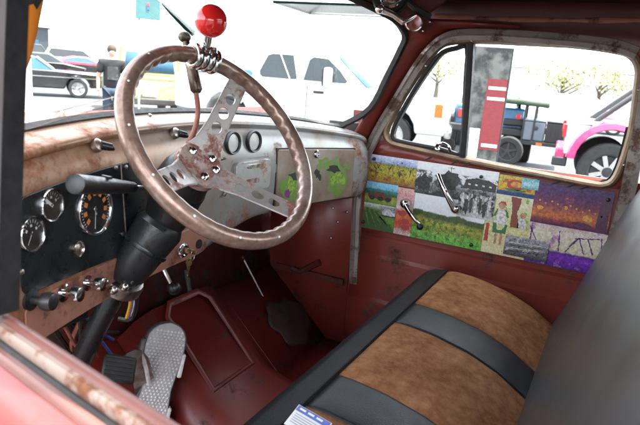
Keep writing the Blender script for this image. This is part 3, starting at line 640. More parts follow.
# instrument panel
pa, pb, pc = on_dash(14, 190), on_dash(62, 172), on_dash(128, 160)
ztop = lambda x: 1.3475 + .016 * math.sin(min(1, max(0, (x + .60) / .34)) * PI / 2)
zbot = lambda x: 1.200 - .015 * min(1, max(0, (x + .60) / .3))
ip = slab(-.605, -.262, ztop, zbot, .0185, .005, 24, .02).build('instrument_panel', 'black_paint', db, bevel=.0012)
def dn(x):   # outward normal of the dash face
    s = -2 * .12 * x / .65 ** 2; return V(s, -1, .06).normalized()
def gauge(px, r, kind):
    P = on_dash(*px, .0245); n = dn(P.x); up = V(0, 0, 1); rt = up.cross(n).normalized() * -1; up = rt.cross(n) * -1
    if up.z < 0: up = -up
    rt = up.cross(n)
    O = P
    gz = MB().lathe([(r * .86, -.004), (r * .86, .001), (r * .90, .004), (r * .97, .005), (r * 1.0, .003), (r * 1.0, -.004)], O, n, 40).build('gauge', 'chrome', db)
    MB().lathe([(r * .87, -.001), (r * .87, .0008)], O, n, 32).build('dial', 'black_dial' if kind != 'w' else 'white_dial', gz)
    MB().lathe([(r * .885, .003), (r * .6, .0036), (.0001, .004)], O, n, 32).build('lens', 'lens', gz)
    if kind == 'w': return gz
    def at(a, rad, h=.0014): return O + n * h + (rt * math.cos(a) + up * math.sin(a)) * rad
    def mark(a, r0, r1, w, mat, nm):
        p, q = at(a, r0), at(a, r1); t = n.cross(q - p).normalized() * w
        MB().add([p - t, q - t, q + t, p + t], [(0, 1, 2, 3)]).build(nm, mat, gz, flat=True)
    if kind == 'speed':
        for k in range(9): mark(math.radians(220 - k * 32.5), r * .50, r * .70, r * .085, 'orange_mark', 'numeral_block')
        for k in range(33): mark(math.radians(222 - k * 8.2), r * .76, r * .84, r * .014, 'white_mark', 'tick')
        for k in range(5): mark(PI * .5 + (k - 2) * .001, r * -.22 + k * .0, r * -.15, r * .06, 'white_mark', 'odometer_window')
        mark(math.radians(262), -r * .1, r * .74, r * .022, 'white_mark', 'needle')
    else:
        for k in range(9): mark(math.radians(160 - k * 17), r * .62, r * .80, r * .02, 'white_mark', 'tick')
        for k in range(3): mark(math.radians(150 - k * 60), r * .40, r * .54, r * .08, 'white_mark', 'numeral_block')
        mark(math.radians(235 if kind == 'b' else 140), -r * .15, r * .66, r * (.02 if kind == 'b' else .10), 'white_mark', 'needle')
    MB().lathe([(r * .09, 0), (r * .07, .002)], O, n, 12).build('hub', 'dull_chrome', gz)
    return gz
gauge((31, 234), .0265, 'b'); gauge((51, 205), .0255, 'a'); gauge((95, 209), .046, 'speed')
wl = on_dash(77.5, 249, .0245); n = dn(wl.x)
g_ = MB().lathe([(.0095, -.003), (.0095, .002), (.012, .005), (.014, .004), (.0145, -.003)], wl, n, 28).build('warning_lamp', 'dull_chrome', db)
MB().lathe([(.0096, -.001), (.009, .002), (.004, .0035), (.0005, .004)], wl, n, 20).build('lens', 'steel', g_)
for q in ((116, 168), (126, 167), (123, 234), (22, 272), (20, 196)):
    P = on_dash(*q, .0245); MB().lathe([(.0042, -.002), (.004, .0014), (.001, .0024)], P, dn(P.x), 12).build('screw', 'steel', db)
P0, P1 = on_dash(121, 164, .0240), on_dash(126, 233, .0240)
MB().tube([P0, P1], .0016, 6).build('panel_joint', 'steel', db)
# rusty lower strip with knobs
slab(-.60, -.06, lambda x: 1.187, lambda x: zb(x) + .012, .0205, .004, 16, .012).build('lower_strip', 'lower_dash', db, bevel=.001)
def knob(px, r, mat, stem=.02, nm='knob'):
    P = on_dash(*px, .026); n = dn(P.x)
    o = MB().lathe([(r * 1.15, -.004), (r * 1.15, 0), (r * .45, .001), (r * .45, stem * .5), (r * .95, stem * .55), (r, stem * .75), (r * .9, stem), (r * .5, stem * 1.06), (.0005, stem * 1.06)], P, n, 18).build(nm, mat, db)
    return o
knob((64, 293), .013, 'chrome', .03, 'pull_knob'); knob((88, 283), .012, 'chrome', .03, 'pull_knob'); knob((32, 300), .014, 'black_plastic', .035, 'pull_knob')
ks = on_dash(182, 250, .026); kn = dn(ks.x)
ig = MB().lathe([(.017, -.006), (.0175, .004), (.015, .008), (.0115, .009), (.011, .006), (.0005, .006)], ks, kn, 28).build('ignition_switch', 'chrome', db)
P = on_dash(199, 244, .0255); MB().lathe([(.011, -.003), (.011, .0012), (.0005, .0012)], P, dn(P.x), 20).build('empty_switch_hole', 'black_dial', db)
P = on_dash(218, 241, .026); MB().lathe([(.010, -.004), (.010, .01), (.013, .012), (.013, .02), (.008, .024), (.001, .025)], P, dn(P.x), 18).build('pull_knob', 'black_plastic', db)
# teardrop demister knobs on the roll
for q in ((98, 145), (176, 133)):
    P = on_dash(*q, .012); n = dn(P.x); b = MB(); b.lathe([(.012, -.006), (.0117, .003), (.008, .006), (.0005, .008)], P, n + V(0, 0, .5), 18)
    o = b.build('demister_knob', 'steel', db); MB().tube([P + n * .006, P + n * .010 + V(.014, -.003, -.004), P + n * .008 + V(.022, -.004, -.008)], [.008, .007, .003], 10).build('lever', 'black_plastic', o)
# two white centre dials
for q in ((232.5, 143), (253.5, 141.5)):
    P = on_dash(*q, .0205); n = dn(P.x); r = .0265
    o = MB().lathe([(r * .80, -.002), (r * .80, .002), (r * .86, .006), (r, .007), (r * 1.08, .002), (r * 1.08, -.003)], P, n, 36).build('centre_gauge', 'black_plastic', db)
    MB().lathe([(r * .82, 0), (r * .82, .0015)], P, n, 30).build('dial', 'white_dial', o)
    MB().lathe([(r * .84, .003), (.0005, .005)], P, n, 30).build('lens', 'lens', o)
# ashtray
a, b = on_dash(231, 160), on_dash(267, 188)
slab(a.x - .004, b.x + .006, cst(1.330), cst(1.232), .0195, .003, 16, .018).build('ashtray_surround', 'dash', db, bevel=.001)
at_ = slab(a.x + .008, b.x - .004, cst(1.321), cst(1.243), .0220, .010, 16, .012).build('ashtray', 'ashtray_metal', db, bevel=.002)
xm = (a.x + b.x) / 2 + .002
slab(xm - .026, xm + .022, cst(1.312), cst(1.303), .032, .004, 8, .003).build('ashtray_pull', 'dull_chrome', at_)
slab(xm - .03, xm + .025, cst(1.275), cst(1.262), .0318, .0006, 8, .003).build('rust_stain', 'hub_rust', at_)
MB().tube([on_dash(219, 160, .026), on_dash(226, 158, .03)], .003, 8).build('switch_toggle', 'dull_chrome', db)
MB().tube([on_dash(224, 196, .026), on_dash(229, 185, .034), on_dash(231, 182, .034)], .004, 8).build('switch_toggle', 'dull_chrome', db)
# glovebox door
ga, gb = on_dash(277, 150), on_dash(354, 147)
gt = lambda x: 1.341 - .016 * (x - ga.x) / (gb.x - ga.x); gbt = lambda x: 1.170 + .002 * (x - ga.x) / .3
slab(ga.x - .004, gb.x + .004, lambda x: gt(x) + .004, lambda x: gbt(x) - .004, .0190, .0032, 20).build('glovebox_gap', 'black_dial', db)
gl = slab(ga.x, gb.x, gt, gbt, .0205, .006, 20, .006).build('glovebox_door', 'glovebox', db, bevel=.0015)
P = on_dash(316.5, 154, .0265); lk = MB().lathe([(.012, -.003), (.012, .003), (.009, .006), (.006, .006), (.005, .003), (.0005, .003)], P, dn(P.x), 22).build('lock', 'chrome', gl)
def splash(px, mat, h, nm, k=0):
    P = [on_dash(*q, .0267 + h) for q in px]
    if len(P) > 4: P = smooth(P, 3, True)
    c = sum(P, Vector()) / len(P); n = len(P)
    MB().add(P + [c], [(i, (i + 1) % n, n) for i in range(n)]).build(nm, mat, gl, flat=True)
def blob(cx, cy, rx, ry, mat, h, seed, n=13, jag=.3):
    rnd = random.Random(seed); pts = []
    for i in range(n):
        a = 2 * PI * i / n; k = 1 + rnd.uniform(-jag, jag); pts.append((cx + rx * k * math.cos(a), cy + ry * k * math.sin(a)))
    splash(pts, mat, h, 'paint_splash')
blob(291, 187, 10, 15, 'green_paint', 0, 1); blob(293, 185, 6, 9, 'green_light', .0003, 2); blob(296, 176, 7, 4, 'dark_paint', .0006, 3); blob(288, 194, 2.5, 5, 'purple_paint', .0007, 4)
blob(336, 176, 10, 16, 'green_paint', 0, 5); blob(337, 180, 7, 8, 'green_light', .0003, 6); blob(334, 169, 6, 4, 'dark_paint', .0006, 8); blob(338, 185, 4, 2, 'green_paint', .0006, 9)
blob(322, 164, 5, 6, 'green_paint', 0, 10, jag=.5); blob(347, 166, 4, 3, 'green_paint', 0, 11, jag=.5); blob(318, 175, 3, 6, 'dark_paint', .0, 12, jag=.6)
# screws along the top rail
for q in ((47, 142), (150, 115), (215, 113)):
    P = on_dash(*q, -.025); MB().lathe([(.004, -.003), (.0038, .002), (.001, .003)], P, V(0, -.5, 1), 10).build('screw', 'steel', db)

# ------------------------------------------------------------------ key
ky = thing('ignition_key', 'brass key hanging from the chrome ignition switch', 'key', ks)
kp0 = ks + kn * .009
MB().box(kp0 + kn * .012, (.003, .026, .010)).build('key_blade', 'brass', ky)
kb = on_dash(189, 262, .05); kt = on_dash(188, 277, .05)
MB().tube([kp0 + kn * .02 + V(.006 * math.cos(a), 0, -.008 + .012 * math.sin(a)) for a in [2 * PI * i / 16 for i in range(16)]], .001, 6, True).build('key_ring', 'dull_chrome', ky)
MB().plate([(.010 * math.cos(2 * PI * i / 18), .010 * math.sin(2 * PI * i / 18)) for i in range(18)], [[(.0035 * math.cos(-2 * PI * i / 10), .004 + .003 * math.sin(-2 * PI * i / 10)) for i in range(10)]], .002, kb, V(1, 0, 0), V(0, .1, 1)).build('key_bow', 'brass', ky)
MB().prism([kb + V(-.004, 0, -.008), kb + V(.004, 0, -.008), kb + V(.004, 0, -.030), kb + V(.001, 0, -.036), kb + V(-.003, 0, -.032), kb + V(-.0015, 0, -.026), kb + V(-.004, 0, -.020)], (0, .002, 0)).build('key_blade', 'brass', ky)

# ------------------------------------------------------------------ steering wheel
WO = V(-.30, .602, 1.4197); WN = V(-.11754925, -.7777754, .61745251); WU = V(-.98877108, .14943813, 0); WV = V(.09227095, .61051919, .78660816); WRAD = .1834
sw = thing('steering_wheel', 'worn brown three spoke steering wheel with rusty drilled spokes', 'steering wheel', WO - WN * .09)
rm = MB(); rings = []; NR = 220; nt_ = 18
def wdir(a): return WU * math.cos(a) + WV * math.sin(a)
for i in range(NR):
    a = 2 * PI * i / NR; d = wdir(a); c = WO + d * WRAD; ring = []
    bmp = .5 + .5 * math.cos(a * 44)
    for k in range(nt_):
        q = 2 * PI * k / nt_; inn = max(0, -math.cos(q)) ** 4
        r = .0148 * (1 - .22 * inn * (1 - bmp) ** 1.0)
        ring.append(c + d * r * math.cos(q) + WN * r * 1.05 * math.sin(q))
    rings.append(ring)
rings.append(rings[0]); rm.loft(rings, True); rim = rm.build('rim', 'rim', sw, ang=80)
HUB = WO - WN * .078
for k in range(14):   # pale worn rivet spots on the rim
    a = 2 * PI * (k + .4) / 14; d = wdir(a)
    MB().ball(WO + d * (WRAD + .004) + WN * .0138, .0028, WN, 10, 6, .5).build('rivet', 'sole', rim)
for ang in (131, 236, 341):
    a = math.radians(ang); d = wdir(a)
    p0 = HUB + d * .030 + WN * .004; p1 = WO + d * (WRAD - .006) - WN * .006
    ex = (p1 - p0).normalized(); L = (p1 - p0).length; ez = (WN - ex * WN.dot(ex)).normalized(); ey = ez.cross(ex)
    w0, w1 = .036, .0175
    out = [(0, -w0), (.02, -w0 * .72), (L * .35, -w0 * .56), (L, -w1), (L, w1), (L * .35, w0 * .56), (.02, w0 * .72), (0, w0)]
    hs = []
    for t, r in ((.34, .0105), (.54, .0105), (.74, .0100)):
        hs.append([(L * t + r * 1.15 * math.cos(-2 * PI * i / 16), r * math.sin(-2 * PI * i / 16)) for i in range(16)])
    sp = MB().plate(out, hs, .0035, p0, ex, ey).build('spoke', 'spoke_metal', sw, flat=False, ang=30)
    lipb = MB()
    for s in (-1, 1): lipb.tube([p0 + ex * x + ey * (y * s) for x, y in ((.02, w0 * .72), (L * .35, w0 * .56), (L, w1))], .0022, 6)
    lipb.build('spoke_lip', 'spoke_metal', sp)
hb = MB().lathe([(.046, -.012), (.047, .002), (.044, .006), (.036, .0075), (.033, .006), (.016, .006), (.014, .010), (.0005, .011)], HUB, WN, 36).build('hub', 'hub_rust', sw)
for ang in (70, 165, 290, 215):
    p = HUB + wdir(math.radians(ang)) * .028 + WN * .007
    MB().lathe([(.0085, 0), (.008, .003), (.0055, .003), (.0055, .0075), (.003, .009), (.0003, .009)], p, WN, 6 if ang != 290 else 16).build('bolt', 'chrome', hb)
# spinner ball clamped on the rim
kd = thing('spinner_knob', 'glossy red ball knob clamped to the steering wheel rim with chrome rings', 'steering knob', WO + wdir(math.radians(104)) * WRAD)
bc = atz(211, 21, 1.0)
MB().ball(bc, .0285, (bc - kd.location).normalized(), 40, 24).build('ball', 'red_ball', kd)
rp = WO + wdir(math.radians(105)) * WRAD
ax = (bc - rp).normalized()
MB().lathe([(.010, .010), (.010, .026), (.0075, .028), (.0075, (bc - rp).length - .024), (.011, (bc - rp).length - .024), (.011, (bc - rp).length - .02)], rp, ax, 20).build('stem', 'chrome', kd)
for k, ang in enumerate((97.5, 102, 106.5, 111)):
    a = math.radians(ang); c = WO + wdir(a) * WRAD; d = wdir(a)
    MB().tube([c + (d * math.cos(q) + WN * math.sin(q)) * .0185 for q in [2 * PI * i / 24 for i in range(24)]], .0058, 10, True).build('clamp_ring', 'chrome', kd)
for ang in (99.8, 104.3, 108.8):
    a = math.radians(ang); c = WO + wdir(a) * WRAD; d = wdir(a)
    MB().tube([c + (d * math.cos(q) + WN * math.sin(q)) * .0172 for q in [2 * PI * i / 24 for i in range(24)]], .0035, 8, True).build('dark_band', 'black_plastic', kd)
MB().tube([rp + ax * .02, rp + ax * .02 + V(.014, -.012, .0)], .005, 8).build('clamp_screw', 'chrome', kd)

# ------------------------------------------------------------------ steering column
sc = thing('steering_column', 'black steering column with bare wires and a grip lever', 'steering column', on(85, 350, 'y', .95))
c0 = WO - WN * .092; c1 = WO - WN * .135
path = [c0, c1, on(168, 214, 'y', .745), on(150, 240, 'y', .765), on(131, 266, 'y', .785), on(122, 279, 'y', .795)]
MB().tube(smooth(path, 4), [.040 + .010 * math.sin(PI * min(1, i / 9)) if i < 10 else .048 - .014 * ((i - 10) / 10) for i in range(21)], 26).build('column_shroud', 'black_plastic', sc)
ringp = smooth(path, 4)
for i_, r_ in ((5, .0505), (13, .0465)):
    p_ = ringp[i_]; d_ = (ringp[i_ + 1] - ringp[i_ - 1]).normalized(); MB().lathe([(r_ - .004, -.005), (r_, -.004), (r_ + .0008, 0), (r_, .004), (r_ - .004, .005)], p_, d_, 30).build('shroud_collar', 'black_paint', sc)
MB().tube(smooth([on(124, 277, 'y', .795), on(112, 298, 'y', .815), on(98, 325, 'y', .85), on(80, 362, 'y', .90), on(62, 400, 'y', .95)], 3), .021, 18).build('column_tube', 'black_paint', sc)
cc = on(121, 282, 'y', .797); cdv = (on(110, 300, 'y', .82) - cc).normalized()
MB().lathe([(.040, -.012), (.043, -.006), (.043, .010), (.036, .016), (.028, .018)], cc, cdv, 24).build('column_clamp', 'steel', sc)
for q in ((104, 282), (113, 290), (124, 287), (131, 280)):
    p = on(*q, 'y', .765); MB().ball(p, .009, (0, -1, 0), 12, 8).build('clamp_bolt', 'dull_chrome', sc)
mk('wire_yellow', (.75, .5, .05), .4); mk('wire_orange', (.7, .2, .03), .4); mk('wire_blue', (.06, .1, .4), .4); mk('wire_white', (.7, .7, .7), .4)
for k, mname in enumerate(('wire_yellow', 'wire_orange', 'wire_blue', 'wire_white')):
    dx = k * 1.3 - 2
    MB().tube(smooth([on(129 + dx, 279, 'y', .765), on(131 + dx, 291, 'y', .77), on(131.5 + dx, 304, 'y', .78), on(128 + dx, 318, 'y', .80)], 4), .0022, 6).build('wire', mname, sc)
MB().tube(smooth([on(134, 284, 'y', .77), on(136, 300, 'y', .78), on(131, 318, 'y', .80), on(118, 318, 'y', .82)], 4), .006, 8).build('wire_loom', 'black_plastic', sc)
# grip lever (turn signal) to the driver's left
la = on(147, 188, 'y', .715); lb = on(134, 187.5, 'y', .70); lc = on(75, 184, 'y', .625)
lv = MB().tube([la, lb], .0045, 10).build('signal_lever', 'chrome', sc)
dirv = (lc - lb)
MB().tube([lb, lb + dirv * .03, lb + dirv * .5, lb + dirv * .9, lc - dirv * .0, lc + dirv * .005], [.006, .0092, .0125, .0135, .0135, .011], 18).build('lever_grip', 'black_plastic', lv)
pq = lb + dirv * .55 + V(0, -.004, .0135); MB().box(pq, (.004, .018, .004)).build('grip_button', 'black_plastic', lv)

# ------------------------------------------------------------------ tall hand lever behind the wheel
hl = thing('hand_lever', 'thin coppery hand lever with dark grip and metal ball end', 'lever', atz(188, 160, 1.13))
MB().tube(smooth([atz(184, 165, 1.13), atz(187, 150, 1.125), atz(194, 132, 1.115), atz(198, 112, 1.11), atz(196, 92, 1.10)], 4), [.011 - .006 * min(1, i / 9) for i in range(17)], 12).build('rod', 'copper_rod', hl)
MB().tube([atz(197, 93, 1.10), atz(196.5, 90, 1.10), atz(194, 78, 1.10), atz(190, 60, 1.10), atz(188.5, 52, 1.10), atz(186, 42, 1.10)], [.007, .0115, .0115, .0105, .008, .007], 16).build('grip', 'bronze', hl)
MB().ball(atz(184.5, 37, 1.10), .0125, UU, 22, 14, .85).build('ball_end', 'bronze', hl)

# ------------------------------------------------------------------ pedals
def sole_out(t):   # half-widths of a shoe sole along its length 0 heel .. 1 toe
    pts = [(0, .026, .026), (.06, .034, .034), (.2, .036, .036), (.38, .030, .033), (.5, .031, .036), (.66, .042, .041), (.8, .044, .042), (.88, .041, .039), (.93, .034, .033), (.965, .025, .025), (.985, .016, .016), (1.0, .003, .003)]
    for (a, l, r), (b, l2, r2) in zip(pts, pts[1:]):
        if t <= b: k = (t - a) / (b - a); return 1.14 * (l + (l2 - l) * k), 1.14 * (r + (r2 - r) * k)
    return .01, .01
toe_p = on(171, 323, 'y', .90); heel = on(146, 432, 'y', .895)
sy = (toe_p - heel); SL = sy.length * 1.0; sy.normalize(); sn = (CAM + V(.35, -.05, .0) - (toe_p + heel) / 2).normalized(); sn = (sn - sy * sn.dot(sy)).normalized(); sx_ = sy.cross(sn).normalized()
ap = thing('accelerator_pedal', 'pedal shaped like a pale treaded shoe sole', 'pedal', heel)
def outline(grow=0):
    out = []
    T = [i / 18 * .88 for i in range(19)] + [.905, .93, .95, .965, .978, .988, .995, 1.0]
    for t in T: l, r = sole_out(t); out.append((r + grow, t * SL))
    for t in T[::-1]: l, r = sole_out(t); out.append((-l - grow, t * SL))
    return out
def sp3(p, h): return heel + sx_ * p[0] + sy * p[1] + sn * h
MB().loft([[sp3(p, h) for p in outline(g)] for h, g in ((-.030, -.004), (-.022, .003), (-.006, .003), (0, 0))], True, True).build('sole_body', 'shoe_side', ap)
MB().loft([[sp3(p, h) for p in outline(g)] for h, g in ((.0005, -.0015), (.003, -.002))], True, True).build('sole_face', 'sole_mid', ap)
tr_ = 0
tread = MB()
for j in range(34):
    t = (j + .7) / 35 * .96; l, r = sole_out(t); y = t * SL
    nx = int((l + r) / .0095)
    for i in range(nx):
        x = -l + .0045 + (i + .5 + (.25 if j % 2 else -.25)) * (l + r - .008) / nx
        if -l + .004 < x < r - .004: tread.add([sp3((x - .0038, y - .0008), .003), sp3((x, y - .0034), .003), sp3((x + .0038, y - .0008), .003), sp3((x, y + .0034), .003), sp3((x, y), .0062)], [(0, 1, 4), (1, 2, 4), (2, 3, 4), (3, 0, 4)])
to = tread.build('tread', 'sole', ap, flat=True); to['kind'] = 'stuff'
def lug(t, s):
    l, r = sole_out(t); x = (r if s > 0 else -l) + s * .004
    MB().box(sp3((x, t * SL), -.012), (.012, SL * .22, .028), Matrix((sx_, sy, sn)).transposed()).build('side_lug', 'sole' if s > 0 else 'shoe_side', ap, bevel=.004)
lug(.62, 1); lug(.72, -1); lug(.12, 1)
MB().tube([sp3((0, SL * .7), -.03), sp3((0, SL * .7), -.03) + V(.02, .10, -.02)], .008, 8).build('pedal_arm', 'steel', ap)
# clutch / brake pedal with ribbed pad
bp = thing('brake_pedal', 'black ribbed rubber pedal on a flat steel arm', 'pedal', on(150, 400, 'y', .93))
pc_ = on(119, 369, 'y', .845); pn = (CAM + V(.3, 0, .2) - pc_).normalized(); px_ = V(0, 0, 1).cross(pn).normalized(); px_ = (px_ * .9 + V(0, 0, -.35)).normalized(); py_ = pn.cross(px_)
RM = Matrix((px_, py_, pn)).transposed()
pad = MB().box(pc_, (.072, .058, .012), RM).build('pad', 'rubber', bp, bevel=.005)
for k in range(6): MB().box(pc_ + py_ * (-.022 + .0088 * k) + pn * .0068, (.062, .0035, .003), RM).build('rib', 'rubber', pad)
a1 = pc_ - pn * .010; 
MB().sweep(smooth([a1 + px_ * .01, on(136, 360, 'y', .885), on(143, 380, 'y', .915), on(146, 405, 'y', .94)], 4), [(-.024, -.004), (-.024, .004), (.024, .004), (.024, -.004)], V(-.5, -.8, .3)).build('pedal_arm', 'steel', bp)
MB().tube([on(141, 352, 'y', .885), on(146, 368, 'y', .89), on(149, 384, 'y', .90)], .005, 8).build('return_edge', 'sole', bp)
lb_ = MB(); 
lr = thing('linkage_rod', 'thin pale rod standing on the passenger side toe board', 'rod', on(279, 327, 'y', 1.0))
MB().tube([on(243, 258, 'y', 1.06), on(279, 327, 'y', .985)], .0026, 8).build('rod', 'sole', lr)
MB().tube([on(242, 256.5, 'y', 1.062), on(244, 260, 'y', 1.058)], .004, 8).build('rod_end', 'dull_chrome', lr)
# dark levers under the dash
ul = thing('underdash_lever', 'small black knobbed lever hanging below the ignition', 'lever', on(160, 262, 'y', .90))
MB().tube([on(158, 258, 'y', .92), on(171, 284, 'y', .88)], .005, 8).build('rod', 'steel', ul)
MB().ball(on(174, 288, 'y', .875), .017, (0, -1, .5), 16, 10).build('knob', 'black_plastic', ul)
hz = thing('heater_hose', 'black hose curving behind the steering column', 'hose', on(195, 320, 'y', 1.02))
MB().tube(smooth([on(186, 270, 'y', 1.06), on(190, 300, 'y', 1.03), on(183, 318, 'y', 1.02), on(160, 330, 'y', 1.02), on(146, 345, 'y', 1.03)], 5), .008, 10).build('hose', 'rubber', hz)
jb = thing('wiring_bundle', 'tangle of dark wiring behind the lower column', 'wiring', on(70, 330, 'y', .95))
rnd = random.Random(3)
for k in range(18):
    a = on(60 + rnd.uniform(-12, 25), 312 + rnd.uniform(-6, 6), 'y', .92); b = on(95 + rnd.uniform(-25, 25), 345 + rnd.uniform(-18, 22), 'y', 1.0)
    MB().tube(smooth([a, a.lerp(b, .4) + V(rnd.uniform(-.03, .03), rnd.uniform(-.02, .03), rnd.uniform(-.05, .03)), b], 5), rnd.choice((.003, .004, .006)), 6).build('wire', rnd.choice(('rubber', 'black_plastic', 'copper_rod', 'steel', 'wire_blue', 'rubber')), jb)
fb = on(66, 312, 'y', .93)
MB().box(fb, (.09, .03, .05)).build('fuse_box', 'black_plastic', jb, bevel=.004)

# ------------------------------------------------------------------ bench seat
bs_ = thing('bench_seat', 'bench seat with brown suede panels, black vinyl bands and backrest', 'seat', (0, .2, FZ))
CP = [(.475, .80), (.487, .90), (.482, .950), (.465, .982), (.440, .996), (.405, 1.000), (.36, .999), (.30, .993), (.217, .974), (.15, .947), (.09, .91), (.04, .88)]
def cush_z(y):
    for (a, za), (b, zb_) in zip(CP[4:], CP[5:]):
        if a >= y >= b: return za + (zb_ - za) * (a - y) / (a - b)
    return CP[-1][1]
XE = .605
def drop(x): 
    d = max(0, abs(x) - (XE - .05)) / .05; return .030 * d * d
def panel(x0, x1, y0, y1, mat, nm, puff=.007, nx=14, ny=20, lift=0):
    def fn(u, v):
        x = x0 + (x1 - x0) * u; y = y0 + (y1 - y0) * v
        e = min(u, 1 - u) * (x1 - x0); e2 = min(v, 1 - v) * abs(y1 - y0)
        p = puff * (1 - math.exp(-min(e, e2) / .014))
        return V(x, y, cush_z(y) + p - drop(x) + lift - .004)
    mb = MB().grid(fn, nx, ny)
    return mb.build(nm, mat, bs_, ang=70, solid=.004)
panel(.248, XE, .398, .05, 'suede', 'suede_panel'); panel(-.190, .104, .398, .05, 'suede', 'suede_panel'); panel(-.60, -.318, .398, .05, 'suede', 'suede_panel')
panel(.104, .248, .400, .05, 'vinyl', 'vinyl_band', .0045); panel(-.318, -.190, .400, .05, 'vinyl', 'vinyl_band', .0045)
fr_ = MB(); rings = []
for i in range(31):
    x = -.615 + 1.225 * i / 30; e = max(0, abs(x) - .56) / .055; k = math.sqrt(max(0, 1 - min(1, e) ** 2)) * .35 + .65
    rings.append([V(x, .395 + (y - .395) * k, .80 + (z - .80) * (.84 + .16 * k) - (drop(x) if z > .9 else 0)) for y, z in ([(.39, .80)] + CP[:6] + [(.398, 1.004), (.392, .990), (.388, .90)])])
fr_.loft(rings, True, True).build('front_roll', 'vinyl', bs_, ang=60)
MB().box((0, .22, .84), (1.22, .42, .10)).build('cushion_base', 'vinyl', bs_, bevel=.03)
MB().box((0, .22, .70), (1.16, .38, .20)).build('seat_frame', 'black_paint', bs_)
BP = [(.088, .86), (.087, .905), (.069, .955), (.047, 1.014), (.027, 1.075), (.005, 1.141), (-.026, 1.24), (-.058, 1.325), (-.085, 1.37), (-.13, 1.395), (-.19, 1.385), (-.24, 1.33), (-.22, .90)]
bk = MB(); rings = []
for i in range(41):
    x = -.645 + 1.265 * i / 40; d = min(x + .645, .62 - x); k = 1 - (1 - min(1, d / .07)) ** 2.2
    rings.append([V(x, -.10 + (y + .10) * (.55 + .45 * k), 1.08 + (z - 1.08) * (.86 + .14 * k)) for y, z in smooth([V(0, y, z) for y, z in BP], 3) and [(p.y, p.z) for p in smooth([V(0, y, z) for y, z in BP], 3)]])
bk.loft(rings, True, True).build('backrest', 'back_vinyl', bs_, ang=70)
# leaflet on the seat
lf = thing('leaflet', 'small white leaflet with blue heading lying on the brown seat panel', 'leaflet', (-.36, .34, 1.0))
q4 = [on(284, 424, 'z', 1.004), on(299, 405, 'z', 1.004), on(332, 424, 'z', 1.004), on(318, 445, 'z', 1.004)]
MB().prism(q4, (0, 0, .0012)).build('sheet', 'paper', lf, flat=True)
def lfp(u, v, h=.0017): return q4[1].lerp(q4[2], u).lerp(q4[0].lerp(q4[3], u), v) + V(0, 0, h)
MB().add([lfp(.02, .02), lfp(.98, .02), lfp(.98, .28), lfp(.02, .28)], [(0, 1, 2, 3)]).build('heading', 'blue_ink', lf, flat=True)
for k in range(3): MB().add([lfp(.1 + .25 * k, .10, .0021), lfp(.28 + .25 * k, .10, .0021), lfp(.28 + .25 * k, .19, .0021), lfp(.1 + .25 * k, .19, .0021)], [(0, 1, 2, 3)]).build('heading_block', 'paper', lf, flat=True)
for k in range(5): MB().add([lfp(.08, .38 + .1 * k), lfp(.9, .38 + .1 * k), lfp(.9, .41 + .1 * k), lfp(.08, .41 + .1 * k)], [(0, 1, 2, 3)]).build('text_line', 'grey_ink', lf, flat=True)

# ------------------------------------------------------------------ chrome fitting above the windshield corner
vb = thing('visor_bracket', 'chrome and black swivel bracket in the windshield corner', 'bracket', WR[5] + V(0, -.06, .02))
def br(x, y, z=1.62): return atz(x, y, z)
o1 = br(391, -4, 1.60)
MB().lathe([(.052, -.02), (.054, .0), (.05, .012), (.044, .012), (.042, .004)], o1, -ray(391, -4) + V(0, -.2, -.3), 36).build('ring', 'black_plastic', vb)
MB().lathe([(.043, -.012), (.036, .002), (.022, .008), (.0005, .011)], o1, -ray(391, -4) + V(0, -.2, -.3), 30).build('bowl', 'chrome', vb)
MB().lathe([(.024, -.010), (.025, .004), (.021, .009), (.0005, .010)], br(414, 22, 1.61), -ray(414, 22) + V(0, 0, -.2), 28).build('swivel_disc', 'chrome', vb)
MB().tube([br(380, 9, 1.60), br(394, 15, 1.595), br(404, 22, 1.59)], [.009, .008, .010], 10).build('arm', 'steel', vb)
MB().tube([br(403, 22, 1.585), br(412, 17, 1.58), br(416, 15, 1.58)], [.007, .008, .005], 10).build('thumb_screw', 'chrome', vb)
MB().ball(br(380, 9, 1.59), .013).build('pivot', 'chrome', vb)
MB().tube(smooth([br(408, 2, 1.60), br(418, 10, 1.60), br(430, 17, 1.61)], 4), .009, 8).build('cable', 'rubber', vb)
pl_ = [br(424 + 9 * math.cos(a), 27 + 8 * math.sin(a), 1.64) for a in [2 * PI * i / 20 for i in range(20)]]
pm = MB().prism(pl_, ray(424, 27) * .01).build('mount_plate', 'maroon', vb)
for q in ((430, 22), (423, 31)): MB().ball(br(*q, 1.636), .0035, n=10, m=6).build('screw', 'chrome', vb)

# ------------------------------------------------------------------ driver's door
dd = thing('driver_door', 'faded red driver door with chipped cream sill and black window post', 'door', (-.80, .3, FZ))
s0 = on(-14, 318, 'z', 1.30); s1 = on(141, 425, 'z', 1.30)
dv = (s1 - s0).normalized(); a_ = s0 - dv * .10; b_ = s1 + dv * .34
perp = V(dv.y, -dv.x, 0); perp = perp if perp.x > 0 else -perp      # points into the cab
def strip(nm, mat, prof): 
    rings = [[p + perp * u + V(0, 0, h) for u, h in prof] for p in [a_.lerp(b_, i / 12) for i in range(13)]]
    return MB().loft(rings, True, True).build(nm, mat, dd, ang=50)
strip('garnish_rail', 'sill_paint', [(.004, -.03), (.004, .002), (.008, .005), (.015, .004), (.020, -.004), (.023, -.03)])
strip('chipped_edge', 'sill_cream', [(-.0045, -.03), (-.0045, .001), (-.002, .004), (.0035, .003), (.0038, -.03)])
strip('glass_seal', 'rubber', [(-.0125, -.03), (-.0125, -.006), (-.009, -.004), (-.0047, -.006), (-.0047, -.03)])
